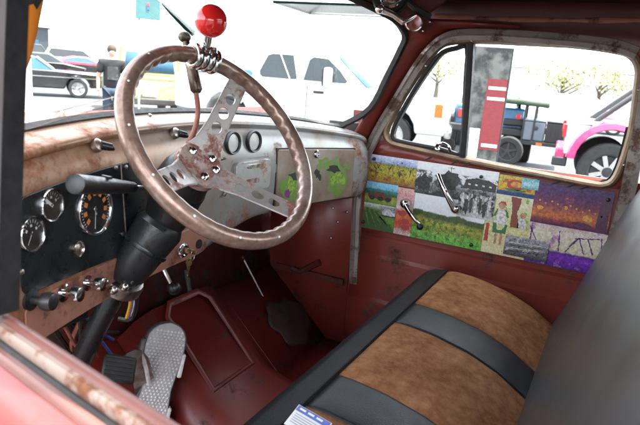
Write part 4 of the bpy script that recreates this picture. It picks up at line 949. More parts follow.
strip('outer_lip', 'sill_paint', [(-.024, -.03), (-.024, -.004), (-.021, .0), (-.015, -.002), (-.013, -.010), (-.013, -.03)])
strip('outer_skin', 'door_skin', [(-.0245, -.008), (-.028, -.010), (-.038, -.024), (-.052, -.06), (-.060, -.16), (-.060, -.60), (-.02, -.60), (-.02, -.02)])
strip('inner_skin', 'maroon', [(.0205, -.012), (.024, -.03), (.028, -.66), (.018, -.66), (.018, -.03)])
pp = [on(19, -40, 'x', -.77), on(14.5, 0, 'x', -.772), on(10.5, 130, 'x', -.776), on(6, 310, 'x', -.786)]
MB().sweep(pp, [(-.0085, -.012), (-.0085, .010), (-.004, .013), (.004, .010), (.008, .008), (.008, -.012)], V(1, 0, 0)).build('window_post', 'post_rubber', dd)
pg = [on(1, -40, 'x', -.785), on(-1, 0, 'x', -.787), on(-4, 130, 'x', -.79), on(-8, 330, 'x', -.80)]
MB().sweep(pg, [(-.005, -.012), (-.005, .006), (.005, .006), (.005, -.012)], V(1, 0, 0)).build('vent_frame', 'vent_grey', dd)
tp = pp[0]
MB().box((-.757, .20, 1.735), (.125, .95, .05)).build('top_frame', 'grey_strip', dd, bevel=.01)  # out of view; widened outward so it keeps the sun off the sill
MB().sweep([V(-.745, -.13, 1.74), V(-.78, -.13, 1.29)], [(-.04, -.015), (-.04, .015), (.04, .015), (.04, -.015)], V(1, 0, 0)).build('rear_frame', 'grey_strip', dd)
MB().sweep([V(-.70, .50, 1.75), V(-.73, .70, 1.44), V(-.735, .76, 1.34)], [(-.02, -.015), (-.02, .015), (.02, .015), (.02, -.015)], V(1, 0, 0)).build('front_frame', 'grey_strip', dd)

# ================================================================== OUTSIDE
def frame(o): return o.matrix_basis
def wheel(t, x, y, r, wd, rim='chrome', nm='wheel', spokes=5, spk=None):
    s = 1 if y > 0 else -1
    w_ = local(MB().lathe([(r * .66, -wd / 2), (r * .93, -wd / 2), (r, -wd / 2 + .03), (r, wd / 2 - .03), (r * .93, wd / 2), (r * .66, wd / 2), (r * .64, 0), (r * .66, -wd / 2)], (x, y, r), (0, s, 0), 32, False).build(nm, 'tyre'), t)
    local(MB().lathe([(r * .67, wd * .1), (r * .66, wd / 2 + .002), (r * .60, wd / 2 - .005), (r * .55, wd * .25), (r * .2, wd * .22), (r * .18, wd * .42), (.001, wd * .44)], (x, y, r), (0, s, 0), 28).build('rim', rim), w_)
    sp = MB()
    for k in range(spokes):
        a = 2 * PI * k / spokes + .3; c = Vector((x + math.cos(a) * r * .38, y + s * wd * .36, r + math.sin(a) * r * .38))
        sp.box(c, (r * .42, wd * .12, r * .15), Matrix.Rotation(-a, 3, 'Y'))
    local(sp.build('wheel_spokes', spk or rim), w_)
    return w_
def pane(t, pts, y, mat, nm='window', th=.012):
    return local(MB().prism([(p[0], y, p[1]) for p in pts], (0, th * (1 if y > 0 else -1), 0)).build(nm, mat, flat=True), t)
def extr(t, nm, prof, W, mat, bevel=.04, W2=None, z0=None, y=0):
    """side profile (x,z) extruded across the car; upper points pulled in to W2"""
    zs = [p[1] for p in prof]; zmin, zmax = min(zs), max(zs)
    def wz(z): return W / 2 if not W2 else W / 2 + (W2 - W) / 2 * (z - zmin) / (zmax - zmin)
    mb = MB(); n = len(prof)
    mb.add([(p[0], y + wz(p[1]), p[1]) for p in prof] + [(p[0], y - wz(p[1]), p[1]) for p in prof], [tuple(range(n)), tuple(range(n, 2 * n))[::-1]] + [(k, n + k, n + (k + 1) % n, (k + 1) % n) for k in range(n)])
    return local(mb.build(nm, mat, bevel=bevel), t)
def heading(d): return math.atan2(d[1], d[0])
def arch(x, r, z, n=8):
    return [(x + r * math.cos(PI * i / n), z + r * math.sin(PI * i / n)) for i in range(n + 1)]
# ---- white crew-cab pickup (faces right)
wpt = on(405, 152, 'z', 0)
vd = V(.24, -.97, 0); L = 5.7
fwx = 1.85   # front wheel in the car's frame
t = thing('parked_truck', 'white extended cab pickup truck parked broadside', 'truck', wpt - vd * (fwx + .27), heading(vd))
WT = 2.0
low = [(2.95, .50), (2.98, .95), (2.90, 1.18), (1.25, 1.30), (1.20, 1.32), (-1.15, 1.33), (-2.95, 1.33), (-2.98, .60)] + arch(-1.75, .50, .50)[::-1] + [(-1.2, .45), (1.3, .45)] + arch(1.85, .50, .50)[::-1]
extr(t, 'body', low, WT, 'car_white', .05)
cabp = [(1.30, 1.28), (.55, 1.92), (.30, 1.97), (-.95, 1.97), (-1.15, 1.90), (-1.22, 1.30)]
extr(t, 'cab', cabp, WT - .06, 'car_white', .05, WT - .42)
def side(z): return (WT - .06) / 2 + (-.36) / 2 * (z - 1.28) / .69
def slant_pane(t, pts, mat, nm='window', s=-1, th=.012, f=None):
    f = f or side
    P = [(p[0], s * f(p[1]), p[1]) for p in pts]
    return local(MB().prism(P, (0, s * th, 0)).build(nm, mat, flat=True), t)
# rear quarter glass, front door glass, windshield
for s in (-1, 1):
    slant_pane(t, [(-1.02, 1.42), (-1.04, 1.50), (-.90, 1.83), (-.80, 1.87), (-.34, 1.87), (-.20, 1.40), (-.26, 1.38), (-.96, 1.38)], 'car_glass', s=s)
    slant_pane(t, [(-.06, 1.38), (.02, 1.80), (.10, 1.86), (.42, 1.84), (.70, 1.62), (.88, 1.42), (.84, 1.38)], 'car_glass', s=s)
    local(MB().tube([V(-.62, s * (side(1.86) + .014), 1.86), V(-.36, s * (side(1.39) + .014), 1.39)], .012, 6).build('glass_trim', 'car_white'), t)
    m_ = local(MB().box((.50, s * 1.12, 1.46), (.16, .22, .42)).build('door_mirror', 'car_white', bevel=.05), t)
    local(MB().box((.41, s * 1.12, 1.46), (.03, .18, .34)).build('mirror_glass', 'car_glass'), m_)
    local(MB().box((.30, s * (WT / 2 + .012), 1.16), (.22, .03, .05)).build('door_handle', 'dark_trim', bevel=.01), t)
    local(MB().box((2.83, s * .80, 1.00), (.26, .42, .26)).build('headlamp', 'headlamp', bevel=.03), t)
    local(MB().box((2.78, s * .985, 1.00), (.16, .06, .26)).build('turn_lamp', 'amber', bevel=.01), t)
    local(MB().box((.05, s * (WT / 2 + .004), .95), (.012, .012, .70)).build('door_gap', 'dark_trim'), t)
    for x in (-1.75, 1.85): wheel(t, x, s * .84, .42, .28, 'chrome')
ws_ = MB().add([(1.27, -.82, 1.33), (1.27, .82, 1.33), (.60, .70, 1.90), (.60, -.70, 1.90)], [(0, 1, 2, 3)]); local(ws_.build('windshield', 'car_glass_blue', solid=.02), t)
local(MB().box((2.99, 0, .88), (.06, 1.2, .40)).build('grille', 'chrome', bevel=.02), t); local(MB().box((3.0, 0, .58), (.16, 2.0, .24)).build('bumper', 'chrome', bevel=.05), t)
local(MB().box((2.6, -1.004, 1.0), (.34, .012, .24)).build('side_card', 'plate'), t)
# ---- black coupe utility at far left (faces right)
cpt = on(77, 96.5, 'z', 0); vd = V(.80, -.60, 0)
t = thing('black_classic_car', 'black classic car with pale roof and chrome wheels', 'car', cpt - vd * 1.55, heading(vd))
low = [(2.55, .42), (2.60, .70), (2.45, .86), (.75, .92), (-2.4, .95), (-2.6, .85), (-2.6, .42)] + arch(-1.5, .40, .36)[::-1] + [(-1.0, .30), (1.1, .30)] + arch(1.55, .40, .36)[::-1]
extr(t, 'body', low, 1.85, 'car_black', .05)
extr(t, 'roof', [(.25, 1.31), (.05, 1.36), (-.9, 1.36), (-1.0, 1.31)], 1.40, 'car_silver', .03)
extr(t, 'cabin_glass', [(.80, .90), (.24, 1.30), (-.98, 1.30), (-1.15, .92)], 1.66, 'car_glass_blue', .02, 1.40)
for s in (-1, 1):
    local(MB().tube([V(.80, s * .82, .92), V(.25, s * .70, 1.32)], .035, 8).build('windshield_post', 'car_silver'), t)
    local(MB().tube([V(-1.15, s * .82, .92), V(-.98, s * .70, 1.32)], .06, 8).build('rear_post', 'car_black'), t)
    local(MB().box((0, s * .935, .70), (5.0, .012, .03)).build('chrome_strip', 'chrome'), t)
    local(MB().lathe([(.09, 0), (.09, .03), (.06, .05), (.001, .06)], (2.57, s * .66, .66), (1, 0, 0), 16).build('headlamp', 'headlamp'), t)
    for x in (-1.5, 1.55): wheel(t, x, s * .80, .33, .22, 'chrome')
local(MB().box((2.64, 0, .50), (.10, 1.75, .12)).build('bumper', 'chrome', bevel=.03), t)
# ---- red and black muscle car behind
p = on(82, 82, 'z', 0); vd = V(.80, -.60, 0)
p = on(84, 78.5, 'z', 0)
t = thing('red_fastback', 'pinkish red fastback car with black lower body', 'car', p, heading(vd))
extr(t, 'body', [(2.4, .35), (2.45, .75), (1.0, .95), (-2.3, 1.0), (-2.45, .9), (-2.4, .35)], 1.85, 'car_black', .05)
extr(t, 'cabin', [(1.1, .93), (.2, 1.36), (-.7, 1.38), (-2.3, 1.0), (-2.2, .97)], 1.70, 'car_red', .04, 1.42)
for s in (-1, 1):
    slant_pane(t, [(.85, 1.02), (.2, 1.28), (-.6, 1.30), (-1.2, 1.12), (-1.2, 1.04)], 'car_glass_blue', s=s, f=lambda z: .85 - .14 * (z - .93) / .45 + .002)
    local(MB().box((-.1, s * .93, .93), (4.7, .02, .10)).build('beltline_stripe', 'car_red'), t)
    for x in (-1.5, 1.5): wheel(t, x, s * .82, .33, .22, 'dull_chrome')
# ---- dark pickup further back and a dark car at the edge
p = on(80, 66, 'z', 0); vd = V(.80, -.60, 0)
p = CAM + (p - CAM) * .0 + V(0, 0, 0)
def far(px, depth): q = atz(px, 60, depth); return V(q.x, q.y, 0)
t = thing('silver_black_suv', 'dark windowed silver pickup parked behind the red car', 'truck', far(76, 38), heading(vd))
extr(t, 'body', [(2.7, .55), (2.75, 1.05), (1.2, 1.2), (-2.7, 1.25), (-2.75, .55)], 1.9, 'car_silver', .06)
extr(t, 'cabin', [(1.3, 1.18), (.5, 1.80), (-1.6, 1.86), (-2.0, 1.2)], 1.8, 'car_silver', .05, 1.5)
for s in (-1, 1):
    slant_pane(t, [(1.0, 1.26), (.4, 1.72), (-1.5, 1.76), (-1.75, 1.26)], 'car_glass', s=s, f=lambda z: .9 - .15 * (z - 1.18) / .68 + .004)
    for x in (-1.7, 1.7): wheel(t, x, s * .84, .40, .25, 'chrome')
for nm, lab, px, dep, col_ in (('dark_parked_car', 'dark car half hidden beyond the black classic car roof', 42, 33, 'car_black'), ('black_parked_van', 'black van far back beside the dark building', 36, 44, 'dark_trim')):
    t = thing(nm, lab, 'car' if 'car' in nm.split('_')[-1] else 'van', far(px, dep), heading(vd)); h = 1.45 if 'car' in nm else 2.0
    extr(t, 'body', [(2.2, .35), (2.3, .75), (1.1, .95), (-2.2, 1.0), (-2.3, .35)], 1.8, col_, .06)
    extr(t, 'cabin', [(1.2, .93), (.4, h), (-1.7, h), (-2.1, .98)], 1.7, col_, .05, 1.4)
    for s in (-1, 1):
        slant_pane(t, [(.9, 1.02), (.35, h - .1), (-1.5, h - .1), (-1.8, 1.04)], 'car_glass', s=s, f=lambda z: .85 - .15 * (z - .93) / (h - .93) + .004)
        for x in (-1.4, 1.4): wheel(t, x, s * .8, .33, .22, 'dull_chrome')
# ---- yellow van seen from behind
vd2 = V(.62, .78, 0)
t = thing('yellow_van', 'pale yellow old van with orange trim seen from behind', 'van', far(150, 14.5), heading(vd2))
extr(t, 'body', [(0, .45), (-.04, 1.0), (0, 1.15), (4.2, 1.15), (4.3, .5)], 1.85, 'car_yellow', .06)
extr(t, 'upper_body', [(.02, 1.12), (.12, 1.85), (.3, 1.95), (3.4, 1.95), (4.0, 1.15)], 1.8, 'car_yellow', .06, 1.6)
local(MB().add([(.02, -.62, 1.22), (.02, .62, 1.22), (.09, .56, 1.70), (.09, -.56, 1.70)], [(0, 1, 2, 3)]).build('rear_window', 'car_glass_blue', solid=.03), t)
for z in (1.06, 1.16): local(MB().box((-.035, 0, z), (.03, 1.84, .018)).build('orange_stripe', 'car_orange'), t)
for s in (-1, 1):
    local(MB().tube([V(.03, s * .74, 1.18), V(.13, s * .68, 1.80)], .03, 8).build('orange_edge', 'car_orange'), t)
    local(MB().box((-.05, s * .80, .80), (.05, .16, .30)).build('tail_lamp', 'red_lamp', bevel=.01), t)
    local(MB().box((1.6, s * .925, 1.10), (3.2, .02, .04)).build('side_stripe', 'car_orange'), t)
    slant_pane(t, [(.6, 1.3), (.7, 1.75), (3.2, 1.75), (3.5, 1.3)], 'car_glass_blue', s=s, f=lambda z: .9 - .1 * (z - 1.12) / .83 + .004)
    for x in (.8, 3.4): wheel(t, x, s * .80, .33, .2, 'dull_chrome')
local(MB().box((-.10, 0, .50), (.12, 1.8, .16)).build('bumper', 'dark_trim', bevel=.03), t)
local(MB().box((-.06, 0, .72), (.03, .36, .18)).build('number_plate', 'plate'), t)
# small white car and teal car beyond
t = thing('white_hatchback', 'white hatchback with dark rear window behind the hand lever', 'car', far(212, 15), heading(V(.75, .66, 0)))
extr(t, 'body', [(0, .35), (-.05, .85), (.1, .95), (3.9, .85), (4.0, .35)], 1.75, 'car_white', .06)
extr(t, 'cabin', [(.02, .93), (.35, 1.42), (2.0, 1.45), (2.9, .92)], 1.66, 'car_white', .05, 1.35)
local(MB().add([(.06, -.60, 1.0), (.06, .60, 1.0), (.30, .54, 1.36), (.30, -.54, 1.36)], [(0, 1, 2, 3)]).build('rear_window', 'car_glass', solid=.03), t)
for s in (-1, 1):
    local(MB().box((-.03, s * .72, .82), (.05, .22, .16)).build('tail_lamp', 'red_lamp', bevel=.01), t)
    for x in (.7, 3.2): wheel(t, x, s * .76, .31, .2, 'dull_chrome')
t = thing('teal_far_car', 'small blue car far off between the van and white truck', 'car', far(246, 40), heading(V(.5, -.86, 0)))
extr(t, 'body', [(2.1, .35), (2.1, .7), (1, .9), (-2.1, .9), (-2.1, .35)], 1.75, 'car_blue', .06); extr(t, 'cabin', [(1.1, .88), (.4, 1.4), (-1.2, 1.4), (-1.8, .88)], 1.6, 'car_glass_blue', .05, 1.3)
for s in (-1, 1):
    for x in (-1.3, 1.3): wheel(t, x, s * .76, .32, .2, 'dull_chrome')
# ---- pink and white off-roader at right (rear to the left)
jp = on(598, 191, 'z', 0); vd = V(.10, -.995, 0)
t = thing('pink_white_jeep', 'white open off-road car with pink fender flares and big tyres', 'car', jp + vd * 1.15, heading(vd))
low = [(1.9, .60), (1.9, 1.12), (.9, 1.20), (.3, 1.14), (-1.76, 1.16), (-1.81, 1.10), (-1.81, .62)] + arch(-1.15, .52, .60)[::-1] + [(-.5, .50), (.75, .50)] + arch(1.25, .5, .60)[::-1]
extr(t, 'body', low, 1.55, 'car_white', .04)
for s in (-1, 1):
    for x in (-1.15, 1.25):
        fl = MB(); rings = []
        for i in range(13):
            a = PI * i / 12; c, sn_ = math.cos(a), math.sin(a)
            rings.append([(x + c * r, s * yy, .58 + sn_ * r) for r, yy in ((.47, .76), (.61, .76), (.59, .96), (.49, .97))])
        fl.loft(rings, True, True); local(fl.build('fender_flare', 'pink', bevel=.01), t); wheel(t, x, s * .80, .43, .28, 'dark_trim', spokes=8, spk='chrome')
    local(MB().box((-1.83, s * .70, .98), (.06, .12, .20)).build('tail_lamp', 'red_lamp', bevel=.01), t)
    local(MB().tube([V(-1.45, s * .64, 1.12), V(-.75, s * .60, 1.78), V(.15, s * .60, 1.74), V(.55, s * .66, 1.15)], .04, 10).build('roll_bar', 'dark_trim'), t)
local(MB().tube([V(-.75, -.60, 1.78), V(-.75, .60, 1.78)], .04, 10).build('roll_bar', 'dark_trim'), t)
local(MB().box((-1.84, 0, .62), (.16, 1.5, .18)).build('rear_bumper', 'pink', bevel=.03), t)
local(MB().box((-1.84, -.72, .50), (.22, .16, .14)).build('bumper_end', 'dark_trim', bevel=.02), t)
local(MB().box((-1.76, -.55, .72), (.10, .14, .10)).build('fog_lamp', 'dark_trim', bevel=.02), t)
local(MB().add([(.55, -.64, 1.2), (.55, .64, 1.2), (.30, .60, 1.72), (.30, -.60, 1.72)], [(0, 1, 2, 3)]).build('windshield', 'glass', solid=.01), t)
# ---- blue off-roader seen from behind, mostly hidden by the banner
rv = ray(500, 120); rv.z = 0; rv.normalize(); q = far(497, 12.0)
t = thing('blue_off_roader', 'bright blue off-road car with black bumper beside the tall banner', 'car', q, heading(rv))
extr(t, 'body', [(0, .70), (0, 1.15), (1.6, 1.15), (1.7, 1.05), (3.2, 1.0), (3.3, .6)], 1.45, 'car_blue', .05)
extr(t, 'hood_line', [(1.75, 1.07), (1.8, 1.16), (3.1, 1.10), (3.15, 1.02)], 1.2, 'car_blue', .03)
local(MB().box((-.14, 0, .66), (.2, 1.7, .16)).build('rear_bumper', 'dark_trim', bevel=.03), t)
local(MB().box((-.08, -.55, .86), (.16, .5, .14)).build('fuel_can', 'dark_trim', bevel=.03), t)
for s in (-1, 1):
    local(MB().box((-.03, s * .60, .95), (.05, .10, .18)).build('tail_lamp', 'red_lamp', bevel=.01), t)
    local(MB().tube([V(.1, s * .6, 1.1), V(.3, s * .58, 1.34), V(1.5, s * .58, 1.34), V(1.9, s * .6, 1.1)], .035, 8).build('roll_bar', 'dark_trim'), t)
    for x in (.45, 2.7): wheel(t, x, s * .80, .42, .30, 'dark_trim')
# ---- small off-road trailer with boxes and a rolled awning on posts
vd = V(.10, -.995, 0); q = far(556, 11.6)
t = thing('off_road_trailer', 'low black trailer with rolled olive awning carried on posts', 'trailer', q, heading(vd))
local(MB().box((-.1, 0, .50), (1.15, .9, .07)).build('deck', 'dark_trim'), t); local(MB().tube([V(-1.1, 0, .5), V(-.6, 0, .5)], .03, 8).build('tow_bar', 'dark_trim'), t)
for s in (-1, 1): wheel(t, -.62, s * .50, .30, .2, 'dark_trim')
local(MB().box((-.05, -.46, .50), (.12, .03, .05)).build('marker_lamp', 'amber'), t)
for x in (-.40, -.20):
    for s in (-1, 1): local(MB().tube([V(x, s * .35, .53), V(x, s * .35, 1.26)], .02, 8).build('post', 'dark_trim'), t)
aw = MB(); aw.tube([V(-1.05, -.38, 1.30), V(-1.03, -.38, 1.31), V(-.5, -.38, 1.30), V(.02, -.38, 1.28), V(.04, -.38, 1.28)], [.03, .065, .06, .06, .03], 12); local(aw.build('rolled_awning', 'canopy_olive'), t)
local(MB().box((-.5, 0, 1.30), (1.0, .7, .03)).build('rack', 'canopy_olive', bevel=.01), t)
g1 = thing('grey_cooler', 'grey storage box with dark latch on the low trailer', 'box', q + vd * -.20 + V(0, 0, .536), heading(vd))
local(MB().box((0, 0, .20), (.44, .70, .40)).build('box_body', 'grey_box', bevel=.03), g1); local(MB().box((0, 0, .415), (.45, .72, .03)).build('lid', 'grey_box', bevel=.01), g1); local(MB().lathe([(.04, 0), (.04, .02), (.001, .03)], (0.05, -.35, .27), (0, -1, 0), 14).build('latch', 'dark_trim'), g1)
g1 = thing('black_storage_box', 'black ribbed storage box beside the grey one on the trailer', 'box', q + vd * .25 + V(0, 0, .536), heading(vd))
local(MB().box((0, 0, .20), (.42, .70, .40)).build('box_body', 'dark_trim', bevel=.02), g1); local(MB().box((0, 0, .415), (.43, .72, .03)).build('lid', 'dark_trim', bevel=.01), g1)
for k in range(3): local(MB().box((-.13 + .13 * k, -.355, .2), (.03, .012, .34)).build('rib', 'dark_trim'), g1)
# blue car further off
t = thing('pale_far_car', 'pale white car beyond the off-road trailer', 'car', far(516, 22), heading(V(.1, -.995, 0)))
extr(t, 'body', [(2.1, .35), (2.1, .75), (1, .95), (-2.1, .95), (-2.1, .35)], 1.75, 'car_white', .06); extr(t, 'cabin', [(1.1, .93), (.4, 1.45), (-1.2, 1.45), (-1.8, .93)], 1.6, 'car_silver', .05, 1.3)
for s in (-1, 1):
    for x in (-1.3, 1.3): wheel(t, x, s * .76, .32, .2, 'dull_chrome')
t = thing('silver_far_car', 'silver car parked far behind the jeep', 'car', far(590, 24), heading(V(.1, -.995, 0)))
extr(t, 'body', [(2.2, .4), (2.2, .8), (1, 1.0), (-2.2, 1.0), (-2.2, .4)], 1.8, 'car_silver', .06); extr(t, 'cabin', [(1.1, .98), (.4, 1.5), (-1.3, 1.5), (-1.9, .98)], 1.65, 'car_silver', .05, 1.35)
for s in (-1, 1):
    for x in (-1.3, 1.3): wheel(t, x, s * .78, .33, .2, 'dull_chrome')
# ---- tall banner beyond the passenger window
A = atz(487, 100, 9.0); bn = thing('tall_banner', 'tall grey and red printed banner on a stand', 'banner', V(A.x, A.y, 0), heading(V(.16, -.987, 0)))
def bbox(n_, x, z, sx__, sz__, mat, y=0, th=.02): return local(MB().box((x, y, z), (sx__, th, sz__)).build(n_, mat, flat=True), bn)
bbox('panel', 0, 1.24, .54, 1.80, 'banner_grey'); bbox('red_panel', .12, 1.12, .30, 1.10, 'banner_red', -.013, .006)
for z in (1.53, 1.37): bbox('white_stripe', .13, z, .26, .045, 'white_cloth', -.018, .004)
bbox('white_block', .13, .64, .24, .05, 'white_cloth', -.018, .004); bbox('pale_figure', -.13, .66, .18, .46, 'paper', -.014, .004)
for s in (-1, 1): local(MB().tube([V(s * .28, 0, .02), V(s * .28, 0, 2.16)], .014, 8).build('edge_pole', 'dark_trim'), bn)
local(MB().box((0, 0, .05), (.70, .40, .05)).build('base', 'dark_trim', bevel=.01), bn); local(MB().box((0, 0, 2.15), (.58, .03, .03)).build('top_rail', 'pole'), bn); local(MB().box((0, 0, .2), (.05, .03, .3)).build('stem', 'pole'), bn)
# ---- white board beyond the driver's windshield pillar
A = atz(18, 95, 7.0); ff = thing('white_sign_board', 'plain white board on a post beside the black classic car', 'sign', V(A.x, A.y, 0), heading(V(.79, -.61, 0)))
ht = atz(18, 58, 7.0).z - .35
local(MB().box((0, 0, .35 + ht / 2), (.32, .02, ht)).build('panel', 'white_cloth', flat=True), ff)
local(MB().box((0, .03, .5), (.05, .03, 1.0)).build('post', 'pole'), ff); local(MB().box((0, 0, .03), (.4, .4, .05)).build('base', 'dark_trim', bevel=.01), ff)
# ---- teal hanging sign and furled green flag
A = atz(148, 8, 11.0); ts = thing('teal_sign', 'pale teal sign with small red and blue squares on a post', 'sign', V(A.x, A.y, 0), heading(V(.72, -.69, 0)))
zc = A.z
local(MB().box((0, 0, zc + .10), (.46, .04, .62)).build('panel', 'teal_cloth', bevel=.005), ts)
local(MB().box((.0, -.026, zc + .06), (.05, .012, .05)).build('red_square', 'red_lamp'), ts); local(MB().box((.0, -.026, zc - .01), (.05, .012, .05)).build('blue_square', 'blue_ink'), ts)
local(MB().tube([V(-.16, .05, 0), V(-.16, .05, zc + .4)], .02, 8).build('post', 'pole'), ts)
A = atz(162, 3, 10.6); B = atz(195, 33, 10.2); gf = thing('furled_green_flag', 'dark green furled flag slanting down behind the red knob', 'flag', V(B.x, B.y, 0))
D_ = (B - A)
MB().tube([A, A + D_ * .3, A + D_ * .75, A + D_ * .96, B], [.03, .07, .10, .09, .05], 10, sq=.6).build('cloth', 'green_cloth', gf)
MB().tube([A - D_ * .4, B + D_ * .02, V(B.x, B.y, 0)], .015, 8).build('staff', 'pole', gf)
# ---- light poles
for x, d, h, lb__ in ((60, 40, 9, 'slim pale pole rising over the dark parked cars'), (95, 45, 9, 'slim pale pole rising behind the red fastback roof'), (126, 42, 9, 'slim pale pole rising beside the yellow van'), (215, 48, 9, 'slim pale pole rising behind the white hatchback')):
    q = far(x, d); t = thing('light_pole', lb__, 'pole', q, 0, 'poles along the far side of the lot')
    MB().lathe([(.12, 0), (.12, .3), (.06, .32), (.045, h), (.001, h)], q, (0, 0, 1), 10).build('shaft', 'pole', t); MB().box(q + V(0, 0, h), (.6, .2, .08)).build('lamp_head', 'pole', t)
# ---- pop-up canopy over the white truck
A = atz(397, 52, 17.0); B = atz(270, 50, 18.5)
ct = thing('popup_canopy', 'white pop-up canopy on thin poles behind the white truck', 'canopy', V(A.x, A.y, 0))
zt = atz(402, 8, 17.0).z
dA = V(B.x - A.x, B.y - A.y, 0).normalized(); bk_ = V(-dA.y, dA.x, 0); bk_ = bk_ if bk_.dot(V(1, .3, 0)) > 0 else -bk_; Ls = V(B.x - A.x, B.y - A.y, 0).length
cs = [V(A.x, A.y, 0), V(A.x, A.y, 0) + dA * Ls, V(A.x, A.y, 0) + dA * Ls + bk_ * 3, V(A.x, A.y, 0) + bk_ * 3]
for q in cs: MB().tube([q, q + V(0, 0, zt)], .022, 8).build('leg', 'pole', ct)
apx = sum(cs, Vector()) / 4 + V(0, 0, zt + .9)
for k in range(4):
    a, b = cs[k] + V(0, 0, zt + .05), cs[(k + 1) % 4] + V(0, 0, zt + .05)
    MB().add([a, b, apx], [(0, 1, 2)]).build('roof_panel', 'white_cloth', ct, solid=.01); MB().add([a, b, b - V(0, 0, .08), a - V(0, 0, .08)], [(0, 1, 2, 3)]).build('valance', 'white_cloth' if k else 'green_cloth', ct, solid=.01)
# ---- far building and trees
q = far(44, 60); t = thing('dark_building', 'low dark building far behind the parked cars', 'building', q, heading(V(.79, -.61, 0)))
local(MB().box((-2, 0, 1.9), (5, 5, 3.8)).build('wall', 'building_dark'), t); local(MB().box((-2, 0, 3.9), (5.4, 5.6, .25)).build('roof', 'concrete'), t)
for k in range(2): local(MB().box((-3.2 + 2.1 * k, -2.52, 1.9), (1.4, .06, 1.3)).build('window', 'car_glass_blue'), t)
q = far(600, 60); t = thing('pale_building', 'long pale building far beyond the passenger window', 'building', q + V(6, 0, 0), heading(V(.05, -1, 0)))
local(MB().box((0, 0, 2), (46, 8, 4.0)).build('wall', 'concrete'), t); local(MB().box((0, 0, 4.1), (46.6, 8.6, .3)).build('roof', 'white_cloth'), t)
for k in range(16): local(MB().box((-21 + 2.8 * k, -4.03, 1.9), (1.5, .08, 1.5)).build('window', 'car_silver'), t)
def tree(loc, h, r, seed, lab):
    rnd = random.Random(seed); t = thing('tree', lab, 'tree', loc, 0, 'trees beyond the passenger window')
    tk = MB(); tk.tube([loc, loc + V(.1, 0, h * .3), loc + V(0, .1, h * .6), loc + V(.1, 0, h * .85)], [.22, .16, .10, .04], 8)
    for k in range(7):
        a = rnd.uniform(0, 6.28); z = h * rnd.uniform(.3, .6); tk.tube([loc + V(0, 0, z), loc + V(math.cos(a) * r * .5, math.sin(a) * r * .5, z + h * .2)], [.08, .02], 6)
    tk.build('trunk', 'bark', t)
    cr = MB(); cl_ = []
    for k in range(26):
        a = rnd.uniform(0, 6.28); b = rnd.uniform(-.6, 1); rr_ = r * rnd.uniform(.3, 1) * math.sqrt(max(.1, 1 - b * b * .8)); cl_.append(V(math.cos(a) * rr_, math.sin(a) * rr_, h * .65 + b * h * .32))
    for k in range(1500):
        c = loc + rnd.choice(cl_) + V(rnd.gauss(0, .33), rnd.gauss(0, .33), rnd.gauss(0, .28)) * (r / 2.2)
        u = V(rnd.gauss(0, 1), rnd.gauss(0, 1), rnd.gauss(0, 1)).normalized(); v_ = u.orthogonal().normalized(); s = rnd.uniform(.07, .15)
        cr.add([c - u * s, c + v_ * s * .5, c + u * s, c - v_ * s * .5], [(0, 1, 2, 3)])
    o = cr.build('crown', 'leaf', t, flat=True); o['kind'] = 'stuff'
tree(far(568, 40), 4.0, 2.4, 1, 'leafy tree standing before the pale building'); tree(far(606, 48), 3.9, 2.2, 2, 'smaller leafy tree at the end of the pale building'); tree(far(440, 52), 4.2, 2.5, 3, 'leafy tree behind the white truck hood')
# ---- man in black t-shirt, back to the camera
mp = far(112, 11.6)
man = thing('person', 'person in black printed t-shirt and jeans standing with back turned', 'person', mp, heading(V(.79, -.61, 0)))
def skin(name, verts, edges, radii, mat, root=0):
    me = bpy.data.meshes.new(name); me.from_pydata(verts, edges, []); o = bpy.data.objects.new(name, me); COL.objects.link(o)
    me.materials.append(M[mat]); md = o.modifiers.new('skin', 'SKIN'); md.use_smooth_shade = True
    for i, r in enumerate(radii): me.skin_vertices[0].data[i].radius = r if isinstance(r, tuple) else (r, r)
    me.skin_vertices[0].data[root].use_root = True
    sb = o.modifiers.new('s', 'SUBSURF'); sb.levels = 2; sb.render_levels = 2
    return o
bv = [(0, 0, .95), (0, 0, 1.15), (0, .01, 1.35), (0, .01, 1.46), (0, .0, 1.53), (0, -.01, 1.60), (0, -.015, 1.70),
      (.19, 0, 1.42), (.25, .01, 1.14), (.25, -.06, .92), (.25, -.08, .84), (-.19, 0, 1.42), (-.26, .02, 1.14), (-.27, -.04, .92), (-.27, -.06, .84),
      (.10, 0, .88), (.11, 0, .50), (.115, .02, .10), (.12, -.12, .05), (-.10, 0, .88), (-.11, -.02, .50), (-.115, .02, .10), (-.12, -.12, .05)]
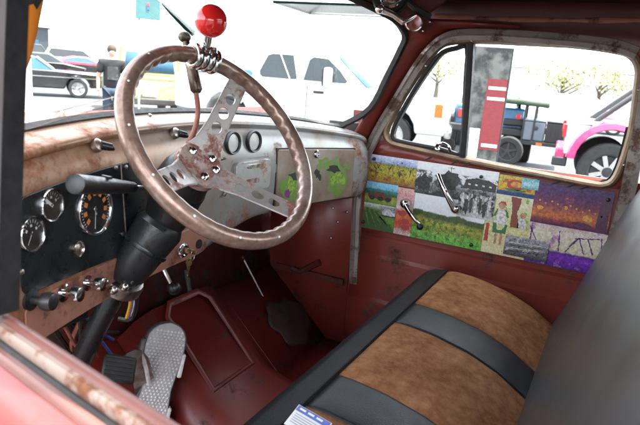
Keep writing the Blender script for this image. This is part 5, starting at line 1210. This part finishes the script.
be = [(0, 1), (1, 2), (2, 3), (3, 4), (4, 5), (5, 6), (3, 7), (7, 8), (8, 9), (9, 10), (3, 11), (11, 12), (12, 13), (13, 14), (0, 15), (15, 16), (16, 17), (17, 18), (0, 19), (19, 20), (20, 21), (21, 22)]
br_ = [(.14, .10), (.14, .10), (.15, .11), (.11, .09), .055, (.075, .09), (.06, .07), .06, .045, .036, .03, .06, .045, .036, .03, .085, .06, .045, .04, .085, .06, .045, .04]
local(skin('body', bv, be, br_, 'skin'), man)
local(skin('t_shirt', [(0, 0, .82), (0, 0, 1.1), (0, .01, 1.32), (0, .01, 1.44), (0, .005, 1.50), (.20, 0, 1.42), (.245, .01, 1.20), (-.20, 0, 1.42), (-.25, .015, 1.20)], [(0, 1), (1, 2), (2, 3), (3, 4), (3, 5), (5, 6), (3, 7), (7, 8)], [(.19, .14), (.185, .14), (.195, .145), (.13, .11), .075, .085, .085, .085, .085], 'tee'), man)
local(skin('jeans', [(0, 0, .95), (.10, 0, .86), (.11, 0, .50), (.115, .02, .08), (-.10, 0, .86), (-.11, -.02, .50), (-.115, .02, .08)], [(0, 1), (1, 2), (2, 3), (0, 4), (4, 5), (5, 6)], [(.175, .13), .105, .085, .075, .105, .085, .075], 'denim'), man)
local(MB().ball((0, .005, 1.685), .088, (0, 0, 1), 20, 12, 1.1).build('hair', 'hair'), man)
hands = MB()
for s in (-1, 1):
    for k in range(4): hands.tube([V(s * .26 + (k - 1.5) * .0, -.05 - .018 * k, .82), V(s * .255, -.055 - .018 * k, .77), V(s * .245, -.05 - .018 * k, .735 + .008 * abs(k - 1.5))], [.010, .009, .007], 6)
    hands.tube([V(s * .25, -.10, .84), V(s * .235, -.125, .81), V(s * .23, -.13, .785)], [.011, .010, .008], 6)
local(hands.build('fingers', 'skin'), man)
prt = MB().box((0, -.158, 1.22), (.20, .004, .26)); local(prt.build('shirt_print', 'banner_grey', flat=True), man)
for s in (-1, 1): local(MB().box((s * .12, -.05, .04), (.09, .27, .08)).build('shoe', 'dark_trim', bevel=.025), man)
